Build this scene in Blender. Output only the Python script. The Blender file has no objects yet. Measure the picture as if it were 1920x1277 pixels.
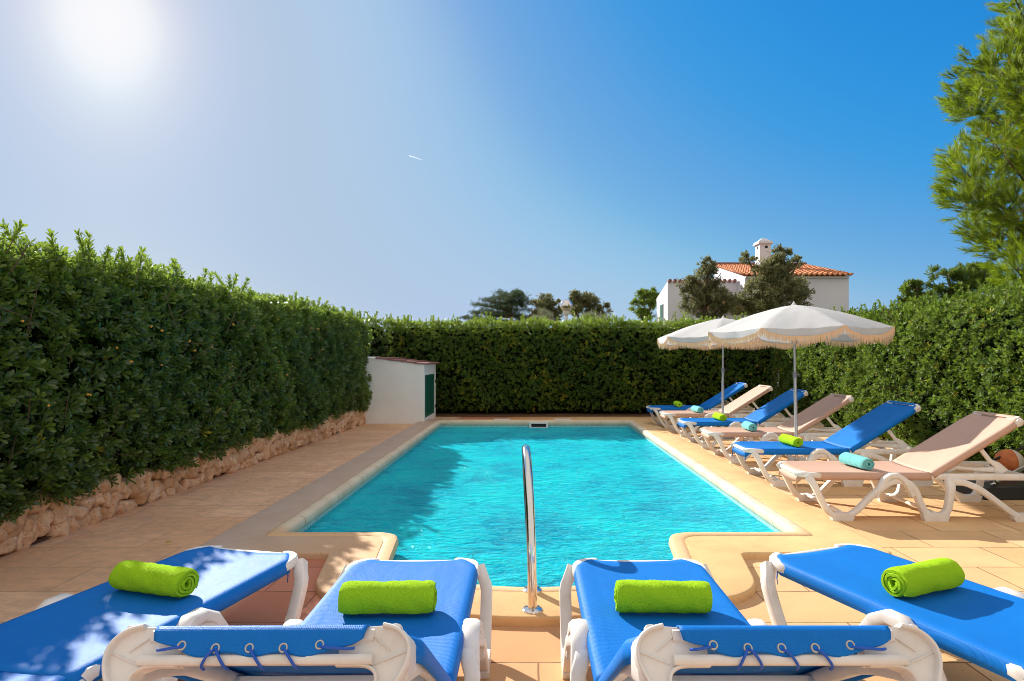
import bpy, bmesh, math, random
import numpy as np
from mathutils import Vector, Matrix, Quaternion
R = math.radians
random.seed(7)
rng = np.random.default_rng(11)
scene = bpy.context.scene
COL = scene.collection

# ------------------------------------------------------------------ camera
CAM_H = 1.33
FPX = 1150.0            # focal length in pixels of the 1920 wide picture
cam = bpy.data.cameras.new('camera'); camo = bpy.data.objects.new('camera', cam); COL.objects.link(camo)
cam.sensor_width = 36; cam.lens = 36 * FPX / 1920
cam.shift_x = -38 / 1920; cam.shift_y = 31.5 / 1920
cam.clip_start = 0.05; cam.clip_end = 20000
camo.location = (0, 0, CAM_H); camo.rotation_euler = (R(90), 0, 0)
scene.camera = camo

# ------------------------------------------------------------------ light
SUN_VEC = Vector((-0.694, 1.0, 0.632)).normalized()
ELEV = math.asin(SUN_VEC.z); AZ = math.atan2(SUN_VEC.x, SUN_VEC.y)
world = bpy.data.worlds.new('World'); scene.world = world; world.use_nodes = True
wn = world.node_tree.nodes; wl = world.node_tree.links; wn.clear()
sky = wn.new('ShaderNodeTexSky'); sky.sky_type = 'NISHITA'; sky.sun_disc = False
sky.sun_elevation = ELEV; sky.sun_rotation = AZ
sky.air_density = 1.0; sky.dust_density = 0.9; sky.ozone_density = 2.5; sky.altitude = 0
bg = wn.new('ShaderNodeBackground'); bg.inputs['Strength'].default_value = 0.15
wo = wn.new('ShaderNodeOutputWorld')
# film-like response: the very bright aureole round the sun is rolled off, far sky stays deep blue
pre = wn.new('ShaderNodeVectorMath'); pre.operation = 'SCALE'; pre.inputs['Scale'].default_value = .15 / 3
cv = wn.new('ShaderNodeRGBCurve'); post = wn.new('ShaderNodeVectorMath'); post.operation = 'SCALE'
EXPO = 0.75
post.inputs['Scale'].default_value = 1.0 / (.15 * 2 ** EXPO)
CUR = (((0, 0), (.245, .03), (.39, .115), (.494, .178), (.717, .33), (1.0, .41), (1.76, .47), (2.12, .51), (2.4, .58), (2.65, .71), (2.85, .92), (3.0, 1.0)),
       ((0, 0), (.385, .29), (.643, .41), (.933, .56), (1.22, .585), (1.75, .595), (2.14, .63), (2.36, .68), (2.52, .78), (2.68, .94), (3.0, 1.0)),
       ((0, 0), (.30, .50), (.646, .735), (.936, .76), (1.23, .80), (1.86, .77), (2.15, .80), (2.33, .83), (2.46, .88), (2.6, .98), (3.0, 1.0)))
cv.mapping.extend = 'EXTRAPOLATED'
for ci, pts in enumerate(CUR):
    c = cv.mapping.curves[ci]
    while len(c.points) < len(pts): c.points.new(.5, .5)
    for p, (x, y) in zip(c.points, pts): p.location = (x / 3, y)
cv.mapping.update()
wl.new(sky.outputs[0], pre.inputs[0]); wl.new(pre.outputs[0], cv.inputs['Color']); wl.new(cv.outputs[0], post.inputs[0])
# warm pale fill light added to the sky overhead and behind the camera
tcw = wn.new('ShaderNodeTexCoord'); sxw = wn.new('ShaderNodeSeparateXYZ'); wl.new(tcw.outputs['Generated'], sxw.inputs[0])
def wmath(op, a, b=None, clamp=False):
    x = wn.new('ShaderNodeMath'); x.operation = op; x.use_clamp = clamp
    for k, v in enumerate((a, b)):
        if v is None: continue
        if isinstance(v, (int, float)): x.inputs[k].default_value = v
        else: wl.new(v, x.inputs[k])
    return x.outputs[0]
up_ = wmath('MULTIPLY', wmath('SUBTRACT', sxw.outputs[2], .60), 3.2, True)
bk_ = wmath('MULTIPLY', wmath('SUBTRACT', .35, sxw.outputs[1]), 1.6, True)
fill_mask = wmath('MAXIMUM', up_, bk_)
vm_ = wn.new('ShaderNodeMix'); vm_.data_type = 'RGBA'; wl.new(fill_mask, vm_.inputs[0]); wl.new(post.outputs[0], vm_.inputs[6])
SKY_FILL = (.84, .78, .72); vm_.inputs[7].default_value = tuple(v / (.15 * 2 ** EXPO) for v in SKY_FILL) + (1,)
wl.new(vm_.outputs[2], bg.inputs[0]); wl.new(bg.outputs[0], wo.inputs[0])
sun = bpy.data.lights.new('sun', 'SUN'); suno = bpy.data.objects.new('sun', sun); COL.objects.link(suno)
sun.energy = 4.8; sun.angle = R(0.5); sun.color = (1.0, 0.93, 0.82)
suno.rotation_euler = (-SUN_VEC).to_track_quat('-Z', 'Y').to_euler(); suno.location = (-8, 10, 12)
scene.view_settings.view_transform = 'Standard'; scene.view_settings.look = 'None'
scene.view_settings.exposure = EXPO; scene.view_settings.gamma = 1.0
scene.cycles.pixel_filter_type = 'BLACKMAN_HARRIS'; scene.cycles.filter_width = 0.95
scene.cycles.max_bounces = 8; scene.cycles.transparent_max_bounces = 12

def at(px, py, Y):      # point of the place seen at a pixel, Y metres away
    return Vector(((px - 998) * Y / FPX, Y, CAM_H - (py - 670) * Y / FPX))

# ------------------------------------------------------------------ materials
def mat(name, col=(.5, .5, .5), rough=.6, spec=.5, metal=0.0, trans=0.0):
    m = bpy.data.materials.new(name); m.use_nodes = True
    b = m.node_tree.nodes['Principled BSDF']
    b.inputs['Base Color'].default_value = (*col, 1); b.inputs['Roughness'].default_value = rough
    b.inputs['Specular IOR Level'].default_value = spec; b.inputs['Metallic'].default_value = metal
    return m
class G:                # small helper for node graphs
    def __init__(s, m): s.m = m; s.t = m.node_tree; s.b = s.t.nodes['Principled BSDF']; s.out = s.t.nodes['Material Output']
    def n(s, typ, **kw):
        x = s.t.nodes.new('ShaderNode' + typ)
        for k, v in kw.items():
            if k.startswith('i_'): x.inputs[k[2:].replace('_', ' ')].default_value = v
            else: setattr(x, k, v)
        return x
    def l(s, a, b): s.t.links.new(a, b)
    def coords(s, kind='Object', scale=None, rot=None, loc=None):
        tc = s.n('TexCoord'); mp = s.n('Mapping'); s.l(tc.outputs[kind], mp.inputs[0])
        if scale is not None: mp.inputs['Scale'].default_value = scale
        if rot is not None: mp.inputs['Rotation'].default_value = rot
        if loc is not None: mp.inputs['Location'].default_value = loc
        return mp.outputs[0]
    def world(s): return s.n('NewGeometry').outputs['Position']
    def noise(s, vec, scale=5, detail=4, rough=.55, dist=0.0):
        x = s.n('TexNoise'); x.inputs['Scale'].default_value = scale; x.inputs['Detail'].default_value = detail
        x.inputs['Roughness'].default_value = rough; x.inputs['Distortion'].default_value = dist
        s.l(vec, x.inputs['Vector']); return x.outputs['Fac']
    def ramp(s, fac, stops, interp='LINEAR'):
        r = s.n('ValToRGB'); e = r.color_ramp.elements; r.color_ramp.interpolation = interp
        while len(e) < len(stops): e.new(.5)
        for k, (p, c) in enumerate(stops): e[k].position = p; e[k].color = (*c, 1) if len(c) == 3 else c
        s.l(fac, r.inputs[0]); return r.outputs[0]
    def mix(s, fac, a, b, mode='MIX'):
        x = s.n('Mix', data_type='RGBA', blend_type=mode)
        for sock, v in ((x.inputs[0], fac), (x.inputs[6], a), (x.inputs[7], b)):
            if isinstance(v, (int, float)): sock.default_value = v
            elif isinstance(v, tuple): sock.default_value = (*v, 1)
            else: s.l(v, sock)
        return x.outputs[2]
    def math(s, op, a, b=None):
        x = s.n('Math', operation=op)
        for k, v in enumerate((a, b)):
            if v is None: continue
            if isinstance(v, (int, float)): x.inputs[k].default_value = v
            else: s.l(v, x.inputs[k])
        return x.outputs[0]
    def bump(s, h, strength=.3, dist=.01, prev=None):
        x = s.n('Bump'); x.inputs['Strength'].default_value = strength; x.inputs['Distance'].default_value = dist
        s.l(h, x.inputs['Height'])
        if prev is not None: s.l(prev, x.inputs['Normal'])
        return x.outputs[0]
    def base(s, c): s.l(c, s.b.inputs['Base Color'])
    def normal(s, n): s.l(n, s.b.inputs['Normal'])

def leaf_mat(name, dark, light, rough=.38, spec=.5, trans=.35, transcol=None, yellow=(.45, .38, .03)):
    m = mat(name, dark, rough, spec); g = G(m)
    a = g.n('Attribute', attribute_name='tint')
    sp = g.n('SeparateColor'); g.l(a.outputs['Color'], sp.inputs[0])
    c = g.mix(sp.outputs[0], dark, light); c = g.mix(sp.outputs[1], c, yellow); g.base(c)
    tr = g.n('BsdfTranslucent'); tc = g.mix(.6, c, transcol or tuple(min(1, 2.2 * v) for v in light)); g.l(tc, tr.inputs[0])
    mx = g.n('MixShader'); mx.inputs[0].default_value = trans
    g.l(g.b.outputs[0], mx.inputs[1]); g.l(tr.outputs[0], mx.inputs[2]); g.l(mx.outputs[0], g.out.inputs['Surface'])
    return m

def cloth_mat(name, col, col2, rough=.55, trans=.0, weave=420., sheen=.25, spec=.35):
    m = mat(name, col, rough, spec); g = G(m)
    v = g.coords('Object')
    n1 = g.noise(v, 7, 5, .6); c = g.mix(g.ramp(n1, [(.3, (0, 0, 0)), (.7, (1, 1, 1))]), col, col2)
    vo = g.noise(v, weave, 2, .6)
    c = g.mix(g.ramp(vo, [(.35, (.78,) * 3), (.65, (1.12,) * 3)]), (0, 0, 0), c, 'MIX') if False else g.mix(.35, c, g.mix(vo, tuple(x * .55 for x in col), tuple(min(1, x * 1.35 + .04) for x in col2)))
    g.base(c)
    w1 = g.n('TexWave', wave_type='BANDS', bands_direction='X'); w1.inputs['Scale'].default_value = 90; g.l(v, w1.inputs['Vector'])
    w2 = g.n('TexWave', wave_type='BANDS', bands_direction='Y'); w2.inputs['Scale'].default_value = 90; g.l(v, w2.inputs['Vector'])
    h = g.math('MULTIPLY', g.math('ADD', w1.outputs['Fac'], w2.outputs['Fac']), .35)
    b1 = g.bump(g.noise(g.coords('Object', (1, 2.5, 1)), 3, 3, .5, .8), .11, .03); g.normal(g.bump(g.math('ADD', h, g.math('MULTIPLY', vo, 1.5)), .5, .0012, b1))
    g.b.inputs['Sheen Weight'].default_value = sheen; g.b.inputs['Sheen Roughness'].default_value = .4
    if trans:
        tr = g.n('BsdfTranslucent'); g.l(c, tr.inputs[0]); mx = g.n('MixShader'); mx.inputs[0].default_value = trans
        g.l(g.b.outputs[0], mx.inputs[1]); g.l(tr.outputs[0], mx.inputs[2]); g.l(mx.outputs[0], g.out.inputs['Surface'])
    return m

M = {}
M['blue'] = cloth_mat('blue_sling', (.0, .16, .60), (.0, .195, .69), .5, .05, sheen=0, spec=.13)
M['beige'] = cloth_mat('beige_sling', (.60, .38, .29), (.65, .42, .32), .6, .06, sheen=0)
M['cord'] = mat('blue_cord', (.01, .10, .55), .5)
def plastic():
    m = mat('white_resin', (.80, .77, .73), .34, .5); g = G(m)
    v = g.coords('Object'); n = g.noise(v, 6, 6, .65)
    g.base(g.ramp(n, [(.3, (.70, .66, .61)), (.55, (.82, .79, .76)), (.8, (.84, .82, .80))]))
    g.normal(g.bump(g.noise(v, 45, 4), .08, .003))
    g.l(g.ramp(n, [(.3, (.5,) * 3), (.7, (.3,) * 3)]), g.b.inputs['Roughness'])
    g.b.inputs['Subsurface Weight'].default_value = 0.0
    return m
M['white'] = plastic()
def towel_mat(name, a, b):
    m = mat(name, a, .95, .15); g = G(m); v = g.coords('Object')
    n = g.noise(v, 190, 4, .75); n2 = g.noise(v, 22, 4)
    g.base(g.mix(g.math('MULTIPLY', n, 1.0), a, b))
    g.normal(g.bump(g.math('ADD', n, g.math('MULTIPLY', n2, .6)), 1.0, .012))
    g.b.inputs['Sheen Weight'].default_value = .5; g.b.inputs['Sheen Roughness'].default_value = .5
    g.b.inputs['Sheen Tint'].default_value = (*b, 1)
    return m
M['green_towel'] = towel_mat('green_terry', (.34, .80, .004), (.64, .99, .04))
M['aqua_towel'] = towel_mat('turquoise_terry', (.10, .58, .60), (.36, .86, .88))
M['steel'] = mat('polished_steel', (.75, .73, .70), .1, .5, 1.0)
g_ = G(M['steel']); g_.normal(g_.bump(g_.noise(g_.coords('Object', (8, 8, 2)), 3, 3), .05, .02)); g_.l(g_.ramp(g_.noise(g_.coords('Object'), 30, 4), [(.3, (.06,) * 3), (.75, (.22,) * 3)]), g_.b.inputs['Roughness'])
M['pole'] = mat('pole_metal', (.62, .61, .62), .35, .5, .6)
M['grey_plastic'] = mat('grey_plastic', (.25, .25, .27), .5)
M['dark'] = mat('core_dark', (.010, .013, .006), 1.0, 0)  # near-black core colour standing in for the shade inside hedges
M['bark'] = mat('bark', (.14, .09, .06), .9); g_ = G(M['bark']); g_.normal(g_.bump(g_.noise(g_.coords('Object', (1, 1, .3)), 30, 5), .8, .02))
M['black'] = mat('black_plastic', (.03, .027, .027), .42)
M['canopy'] = cloth_mat('parasol_cloth', (.81, .82, .84), (.87, .87, .88), .85, .45, 300, 0)
M['fringe'] = mat('cream_fringe', (.86, .60, .38), .9)
M['eyelet'] = mat('eyelet_metal', (.55, .50, .44), .35, .5, .8)

def plaster(name, a, b, sc=3.0):
    m = mat(name, a, .85, .25); g = G(m); v = g.world()
    n = g.noise(v, sc, 6, .6); g.base(g.ramp(n, [(.3, a), (.7, b)])); g.normal(g.bump(g.noise(v, 28, 5), .25, .01)); return m
M['plaster'] = plaster('white_plaster', (.84, .84, .86), (.90, .90, .91))
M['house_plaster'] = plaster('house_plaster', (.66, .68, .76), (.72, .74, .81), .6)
M['tan_plaster'] = plaster('tan_plaster', (.52, .36, .22), (.58, .42, .27))
M['clay'] = mat('clay_tile', (.55, .22, .09), .8); g_ = G(M['clay']); _n = g_.noise(g_.world(), 5, 5, .7)
g_.base(g_.ramp(_n, [(.25, (.30, .10, .045)), (.5, (.55, .20, .08)), (.75, (.68, .34, .15))]))
M['clay_dark'] = mat('old_clay_tile', (.25, .11, .09), .85); g_ = G(M['clay_dark']); _n = g_.noise(g_.world(), 14, 5, .7)
g_.base(g_.ramp(_n, [(.3, (.12, .06, .055)), (.7, (.34, .15, .12))]))
M['shutter'] = mat('green_shutter', (.005, .13, .085), .45)
M['shadow_gap'] = mat('inner_dark', (.02, .02, .02), .9)

def stone_mat():
    m = mat('honey_stone', (.5, .3, .18), .9, .25); g = G(m); v = g.world()
    n = g.noise(v, 9, 6, .65); c = g.ramp(n, [(.25, (.46, .25, .12)), (.40, (.74, .44, .25)), (.58, (.88, .60, .40)), (.8, (.88, .76, .62))])
    a = g.n('Attribute', attribute_name='tint'); sp = g.n('SeparateColor'); g.l(a.outputs['Color'], sp.inputs[0])
    c = g.mix(sp.outputs[0], c, (.55, .30, .15)); c = g.mix(.35, c, g.mix(g.noise(v, 45, 5, .7), (.35, .3, .25), (1.3, 1.3, 1.3)), 'MULTIPLY'); 
    p = g.ramp(g.noise(v, 70, 3, .6), [(.28, (0, 0, 0)), (.4, (1, 1, 1))]); c = g.mix(p, (.20, .09, .04), c)
    g.base(c); b = g.bump(g.noise(v, 22, 5, .6), .7, .03); g.normal(g.bump(g.noise(v, 120, 3), .5, .006, b)); return m
M['stone'] = stone_mat()
M['earth'] = mat('red_earth', (.16, .075, .035), .95)

def deck_mat():
    # cast sandstone paving: staggered slabs with thin joints, each slab its own tone
    m = mat('paving', (.6, .4, .2), .8, .3); g = G(m); p = g.world()
    mp = g.n('Mapping'); g.l(p, mp.inputs[0]); mp.inputs['Location'].default_value = (.28, -3.08, 0)
    wob = g.n('TexNoise'); wob.inputs['Scale'].default_value = 6; g.l(p, wob.inputs['Vector'])
    w2 = g.n('VectorMath', operation='SCALE'); w2.inputs['Scale'].default_value = .006; g.l(wob.outputs['Color'], w2.inputs[0])
    ad = g.n('VectorMath', operation='ADD'); g.l(mp.outputs[0], ad.inputs[0]); g.l(w2.outputs[0], ad.inputs[1])
    br = g.n('TexBrick', offset=.5, squash=1.0); g.l(ad.outputs[0], br.inputs['Vector'])
    br.inputs['Scale'].default_value = 1; br.inputs['Mortar Size'].default_value = .0045; br.inputs['Mortar Smooth'].default_value = .2
    br.inputs['Brick Width'].default_value = .62; br.inputs['Row Height'].default_value = .405; br.inputs['Bias'].default_value = 0
    br.inputs['Color1'].default_value = (0, 0, 0, 1); br.inputs['Color2'].default_value = (1, 1, 1, 1); br.inputs['Mortar'].default_value = (.5, .5, .5, 1)
    sx = g.n('SeparateXYZ'); g.l(p, sx.inputs[0])
    # reddish slabs by the middle of the terrace, yellow ones to the right, tan stamped ones to the left
    red = (.60, .22, .14); org = (.78, .44, .22); yel = (.86, .56, .29); tan = (.95, .60, .37)
    tone = g.ramp(g.math('ADD', g.math('MULTIPLY', sx.outputs[0], .2), .5), [(.0, tan), (.155, tan), (.19, red), (.37, (.52, .22, .12)), (.45, (.72, .38, .17)), (.60, org), (.75, yel)])
    vary = g.mix(br.outputs['Color'], (.90, .80, .70), (1.05, 1.05, 1.05)); c = g.mix(.8, tone, vary, 'MULTIPLY')
    st = g.noise(p, 3.2, 6, .62); c = g.mix(g.ramp(st, [(.35, (.45,) * 3), (.6, (0, 0, 0))]), c, g.mix(.4, c, (.42, .26, .14)))
    # brushed stains on the stamped strip along the left hedge
    mp2 = g.n('Mapping'); g.l(p, mp2.inputs[0]); mp2.inputs['Scale'].default_value = (3.2, 5.0, 1); mp2.inputs['Rotation'].default_value = (0, 0, .45)
    sl = g.noise(mp2.outputs[0], 2.4, 8, .72, .6)
    lf = g.ramp(g.math('ADD', g.math('MULTIPLY', sx.outputs[0], .2), .5), [(.14, (1, 1, 1)), (.17, (0, 0, 0))])
    c = g.mix(g.math('MULTIPLY', g.ramp(sl, [(.42, (1, 1, 1)), (.56, (0, 0, 0))]), g.math('MULTIPLY', lf, .40)), c, (.50, .34, .23))
    sp = g.ramp(g.noise(p, 85, 2, .5), [(.26, (1, 1, 1)), (.31, (0, 0, 0))]); c = g.mix(g.math('MULTIPLY', sp, .6), c, (.22, .11, .05))
    bl = g.ramp(g.noise(p, 1.3, 5, .7, .4), [(.42, (0, 0, 0)), (.62, (1, 1, 1))]); c = g.mix(g.math('MULTIPLY', bl, .22), c, (.50, .30, .20))
    grain = g.noise(p, 240, 2); c = g.mix(.25, c, g.mix(grain, (.3, .3, .3), (1.25, 1.25, 1.25)), 'MULTIPLY')
    jn = g.math('MULTIPLY', g.math('MULTIPLY', br.outputs['Fac'], g.math('SUBTRACT', 1.0, g.math('MULTIPLY', lf, .55))), g.ramp(g.noise(p, 5, 3), [(.3, (.45,) * 3), (.6, (1,) * 3)]))
    c = g.mix(g.math('MULTIPLY', jn, .95), c, (.16, .08, .04)); g.base(c)
    h = g.math('SUBTRACT', g.math('MULTIPLY', g.noise(p, 20, 5, .6), .35), br.outputs['Fac'])
    b = g.bump(h, .6, .006); g.normal(g.bump(g.math('MULTIPLY', sl, lf), .5, .02, b)); return m
M['deck'] = deck_mat()

def coping_mat():
    m = mat('cast_coping', (.62, .40, .22), .75, .3); g = G(m); p = g.world(); sx = g.n('SeparateXYZ'); g.l(p, sx.inputs[0])
    tone = g.ramp(g.math('ADD', g.math('MULTIPLY', sx.outputs[0], .2), .5), [(.08, (.60, .46, .37)), (.14, (.62, .44, .31)), (.35, (.74, .43, .20)), (.55, (.78, .46, .20)), (.85, (.86, .58, .28))])
    n = g.noise(p, 4, 6, .65); c = g.mix(g.ramp(n, [(.3, (.6,) * 3), (.62, (0, 0, 0))]), tone, g.mix(.5, tone, (.42, .25, .13)))
    sp = g.ramp(g.noise(p, 90, 2, .5), [(.27, (1, 1, 1)), (.32, (0, 0, 0))]); c = g.mix(g.math('MULTIPLY', sp, .6), c, (.25, .12, .06))
    gr = g.noise(p, 260, 2); c = g.mix(.25, c, g.mix(gr, (.3, .3, .3), (1.25, 1.25, 1.25)), 'MULTIPLY')
    g.base(c); g.normal(g.bump(g.noise(p, 24, 5, .6), .35, .006)); return m
M['coping'] = coping_mat()
def edge_mat():
    m = mat('pale_bullnose', (.72, .62, .47), .7, .3); g = G(m); p = g.world()
    n = g.noise(p, 3, 6, .6); c = g.ramp(n, [(.3, (.60, .48, .33)), (.5, (.72, .60, .44)), (.8, (.80, .71, .56))])
    sx = g.n('SeparateXYZ'); g.l(p, sx.inputs[0])
    fr = g.math('PINGPONG', g.math('ADD', sx.outputs[1], .1), .42); j = g.math('LESS_THAN', fr, .006)
    far = g.ramp(g.math('MULTIPLY', sx.outputs[1], .1), [(.455, (0, 0, 0)), (.462, (1, 1, 1))])
    c = g.mix(g.math('MULTIPLY', g.math('MULTIPLY', j, far), .7), c, (.3, .18, .1))
    near = g.ramp(g.math('MULTIPLY', sx.outputs[1], .1), [(.452, (.85,) * 3), (.47, (0, 0, 0))])
    c = g.mix(near, c, (.68, .42, .21))
    g.base(c); g.normal(g.bump(g.noise(p, 30, 5), .4, .006)); return m
M['edge'] = edge_mat()

def pool_mat():
    m = mat('pool_mosaic', (.10, .55, .62), .35); g = G(m); p = g.world()
    s = g.n('SeparateXYZ'); g.l(p, s.inputs[0])
    uv = g.n('CombineXYZ'); g.l(g.math('ADD', s.outputs[0], s.outputs[1]), uv.inputs[0]); g.l(s.outputs[2], uv.inputs[1])
    br = g.n('TexBrick', offset=0.0); g.l(uv.outputs[0], br.inputs['Vector']); br.inputs['Scale'].default_value = 1
    br.inputs['Brick Width'].default_value = .025; br.inputs['Row Height'].default_value = .025; br.inputs['Mortar Size'].default_value = .0018
    br.inputs['Color1'].default_value = (.35, .78, .82, 1); br.inputs['Color2'].default_value = (.60, .90, .92, 1); br.inputs['Mortar'].default_value = (.12, .3, .3, 1)
    g.base(br.outputs['Color']); return m
M['mosaic'] = pool_mat()

def water_mat():
    m = mat('pool_water', (.0, .40, .50), .03, .5); g = G(m); p = g.world()
    mp = g.n('Mapping'); g.l(p, mp.inputs[0]); mp.inputs['Scale'].default_value = (1.0, 2.1, 1); mp.inputs['Rotation'].default_value = (0, 0, .12)
    r1 = g.noise(mp.outputs[0], 4.5, 5, .58, .9); r2 = g.noise(mp.outputs[0], 16, 4, .6, .6); r3 = g.noise(p, 1.1, 2, .5, .3)
    h = g.math('ADD', g.math('MULTIPLY', r1, 1.0), g.math('MULTIPLY', r2, .42))
    nb = g.bump(h, 1.0, .075)
    # scattered light painted into the water colour: caustic webs lighten it here and there
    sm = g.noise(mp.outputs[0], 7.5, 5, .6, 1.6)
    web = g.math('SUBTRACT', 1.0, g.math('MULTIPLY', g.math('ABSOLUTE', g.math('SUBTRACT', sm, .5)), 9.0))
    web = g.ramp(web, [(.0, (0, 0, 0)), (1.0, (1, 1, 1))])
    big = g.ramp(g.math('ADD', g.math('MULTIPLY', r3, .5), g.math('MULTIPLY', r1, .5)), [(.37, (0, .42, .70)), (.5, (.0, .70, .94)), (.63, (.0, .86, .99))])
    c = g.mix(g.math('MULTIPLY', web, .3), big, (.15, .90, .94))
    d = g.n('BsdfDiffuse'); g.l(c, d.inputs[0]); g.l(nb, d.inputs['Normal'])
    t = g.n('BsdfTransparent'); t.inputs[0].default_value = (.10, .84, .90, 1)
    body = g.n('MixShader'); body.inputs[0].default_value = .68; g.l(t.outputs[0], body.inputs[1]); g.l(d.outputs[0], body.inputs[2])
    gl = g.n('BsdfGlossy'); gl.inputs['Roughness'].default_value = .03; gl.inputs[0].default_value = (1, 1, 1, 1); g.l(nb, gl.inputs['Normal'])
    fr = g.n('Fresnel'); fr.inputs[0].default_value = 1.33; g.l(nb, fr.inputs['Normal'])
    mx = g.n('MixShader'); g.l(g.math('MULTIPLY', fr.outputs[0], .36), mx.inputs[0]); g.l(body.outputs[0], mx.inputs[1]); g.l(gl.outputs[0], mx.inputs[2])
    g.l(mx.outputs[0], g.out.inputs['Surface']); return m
M['water'] = water_mat()
M['ground'] = mat('dry_ground', (.12, .11, .05), .95)

M['leaf_dark'] = leaf_mat('pittosporum_leaf', (.026, .070, .026), (.20, .29, .032), .27, .65, .34)
M['leaf_back'] = leaf_mat('back_hedge_leaf', (.030, .085, .016), (.24, .34, .03), .34, .5, .30)
M['leaf_right'] = leaf_mat('right_hedge_leaf', (.040, .10, .016), (.16, .24, .026), .46, .35, .32)
M['pine'] = leaf_mat('pine_needle', (.016, .046, .005), (.24, .33, .015), .5, .3, .30, yellow=(.42, .20, .05))
M['cedar'] = leaf_mat('cedar_leaf', (.045, .075, .045), (.11, .16, .08), .7, .2, .15, yellow=(.20, .08, .03))
M['olive'] = leaf_mat('oak_leaf', (.050, .062, .028), (.30, .30, .13), .6, .3, .22)
M['grey_leaf'] = leaf_mat('grey_shrub_leaf', (.14, .17, .09), (.30, .33, .22), .7, .2, .3)
M['bright_pine'] = leaf_mat('young_pine_leaf', (.05, .10, .015), (.17, .24, .03), .6, .3, .35)

# ------------------------------------------------------------------ object helpers
def tag(o, label=None, cat=None, group=None, kind=None):
    if label: o['label'] = label
    if cat: o['category'] = cat
    if group: o['group'] = group
    if kind: o['kind'] = kind
    return o
def empty(name, loc=(0, 0, 0), rz=0, **kw):
    o = bpy.data.objects.new(name, None); COL.objects.link(o); o.location = loc; o.rotation_euler = (0, 0, rz)
    o.empty_display_size = .1
    return tag(o, **kw)
def raw(name, V, F, m, parent=None, smooth=False, sharp=None, tint=None, mats=None, midx=None):
    me = bpy.data.meshes.new(name); V = np.asarray(V, dtype=np.float32)
    if isinstance(F, np.ndarray):
        nf, k = F.shape
        me.vertices.add(len(V)); me.vertices.foreach_set('co', V.ravel())
        me.loops.add(nf * k); me.loops.foreach_set('vertex_index', F.astype(np.int32).ravel())
        me.polygons.add(nf); me.polygons.foreach_set('loop_start', np.arange(0, nf * k, k, dtype=np.int32))
        me.update(calc_edges=True)
    else:
        me.from_pydata([tuple(map(float, v)) for v in V], [], [tuple(int(i) for i in f) for f in F]); me.update()
    for x in (mats or [m]): me.materials.append(x)
    if midx is not None: me.polygons.foreach_set('material_index', np.asarray(midx, dtype=np.int32))
    if tint is not None:
        a = me.color_attributes.new('tint', 'FLOAT_COLOR', 'POINT')
        t = np.ones((len(V), 4), dtype=np.float32); t[:, :tint.shape[1]] = tint; a.data.foreach_set('color', t.ravel())
    if smooth:
        me.shade_smooth()
        if sharp: me.set_sharp_from_angle(angle=R(sharp))
    o = bpy.data.objects.new(name, me); COL.objects.link(o)
    if parent: o.parent = parent
    return o
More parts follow.
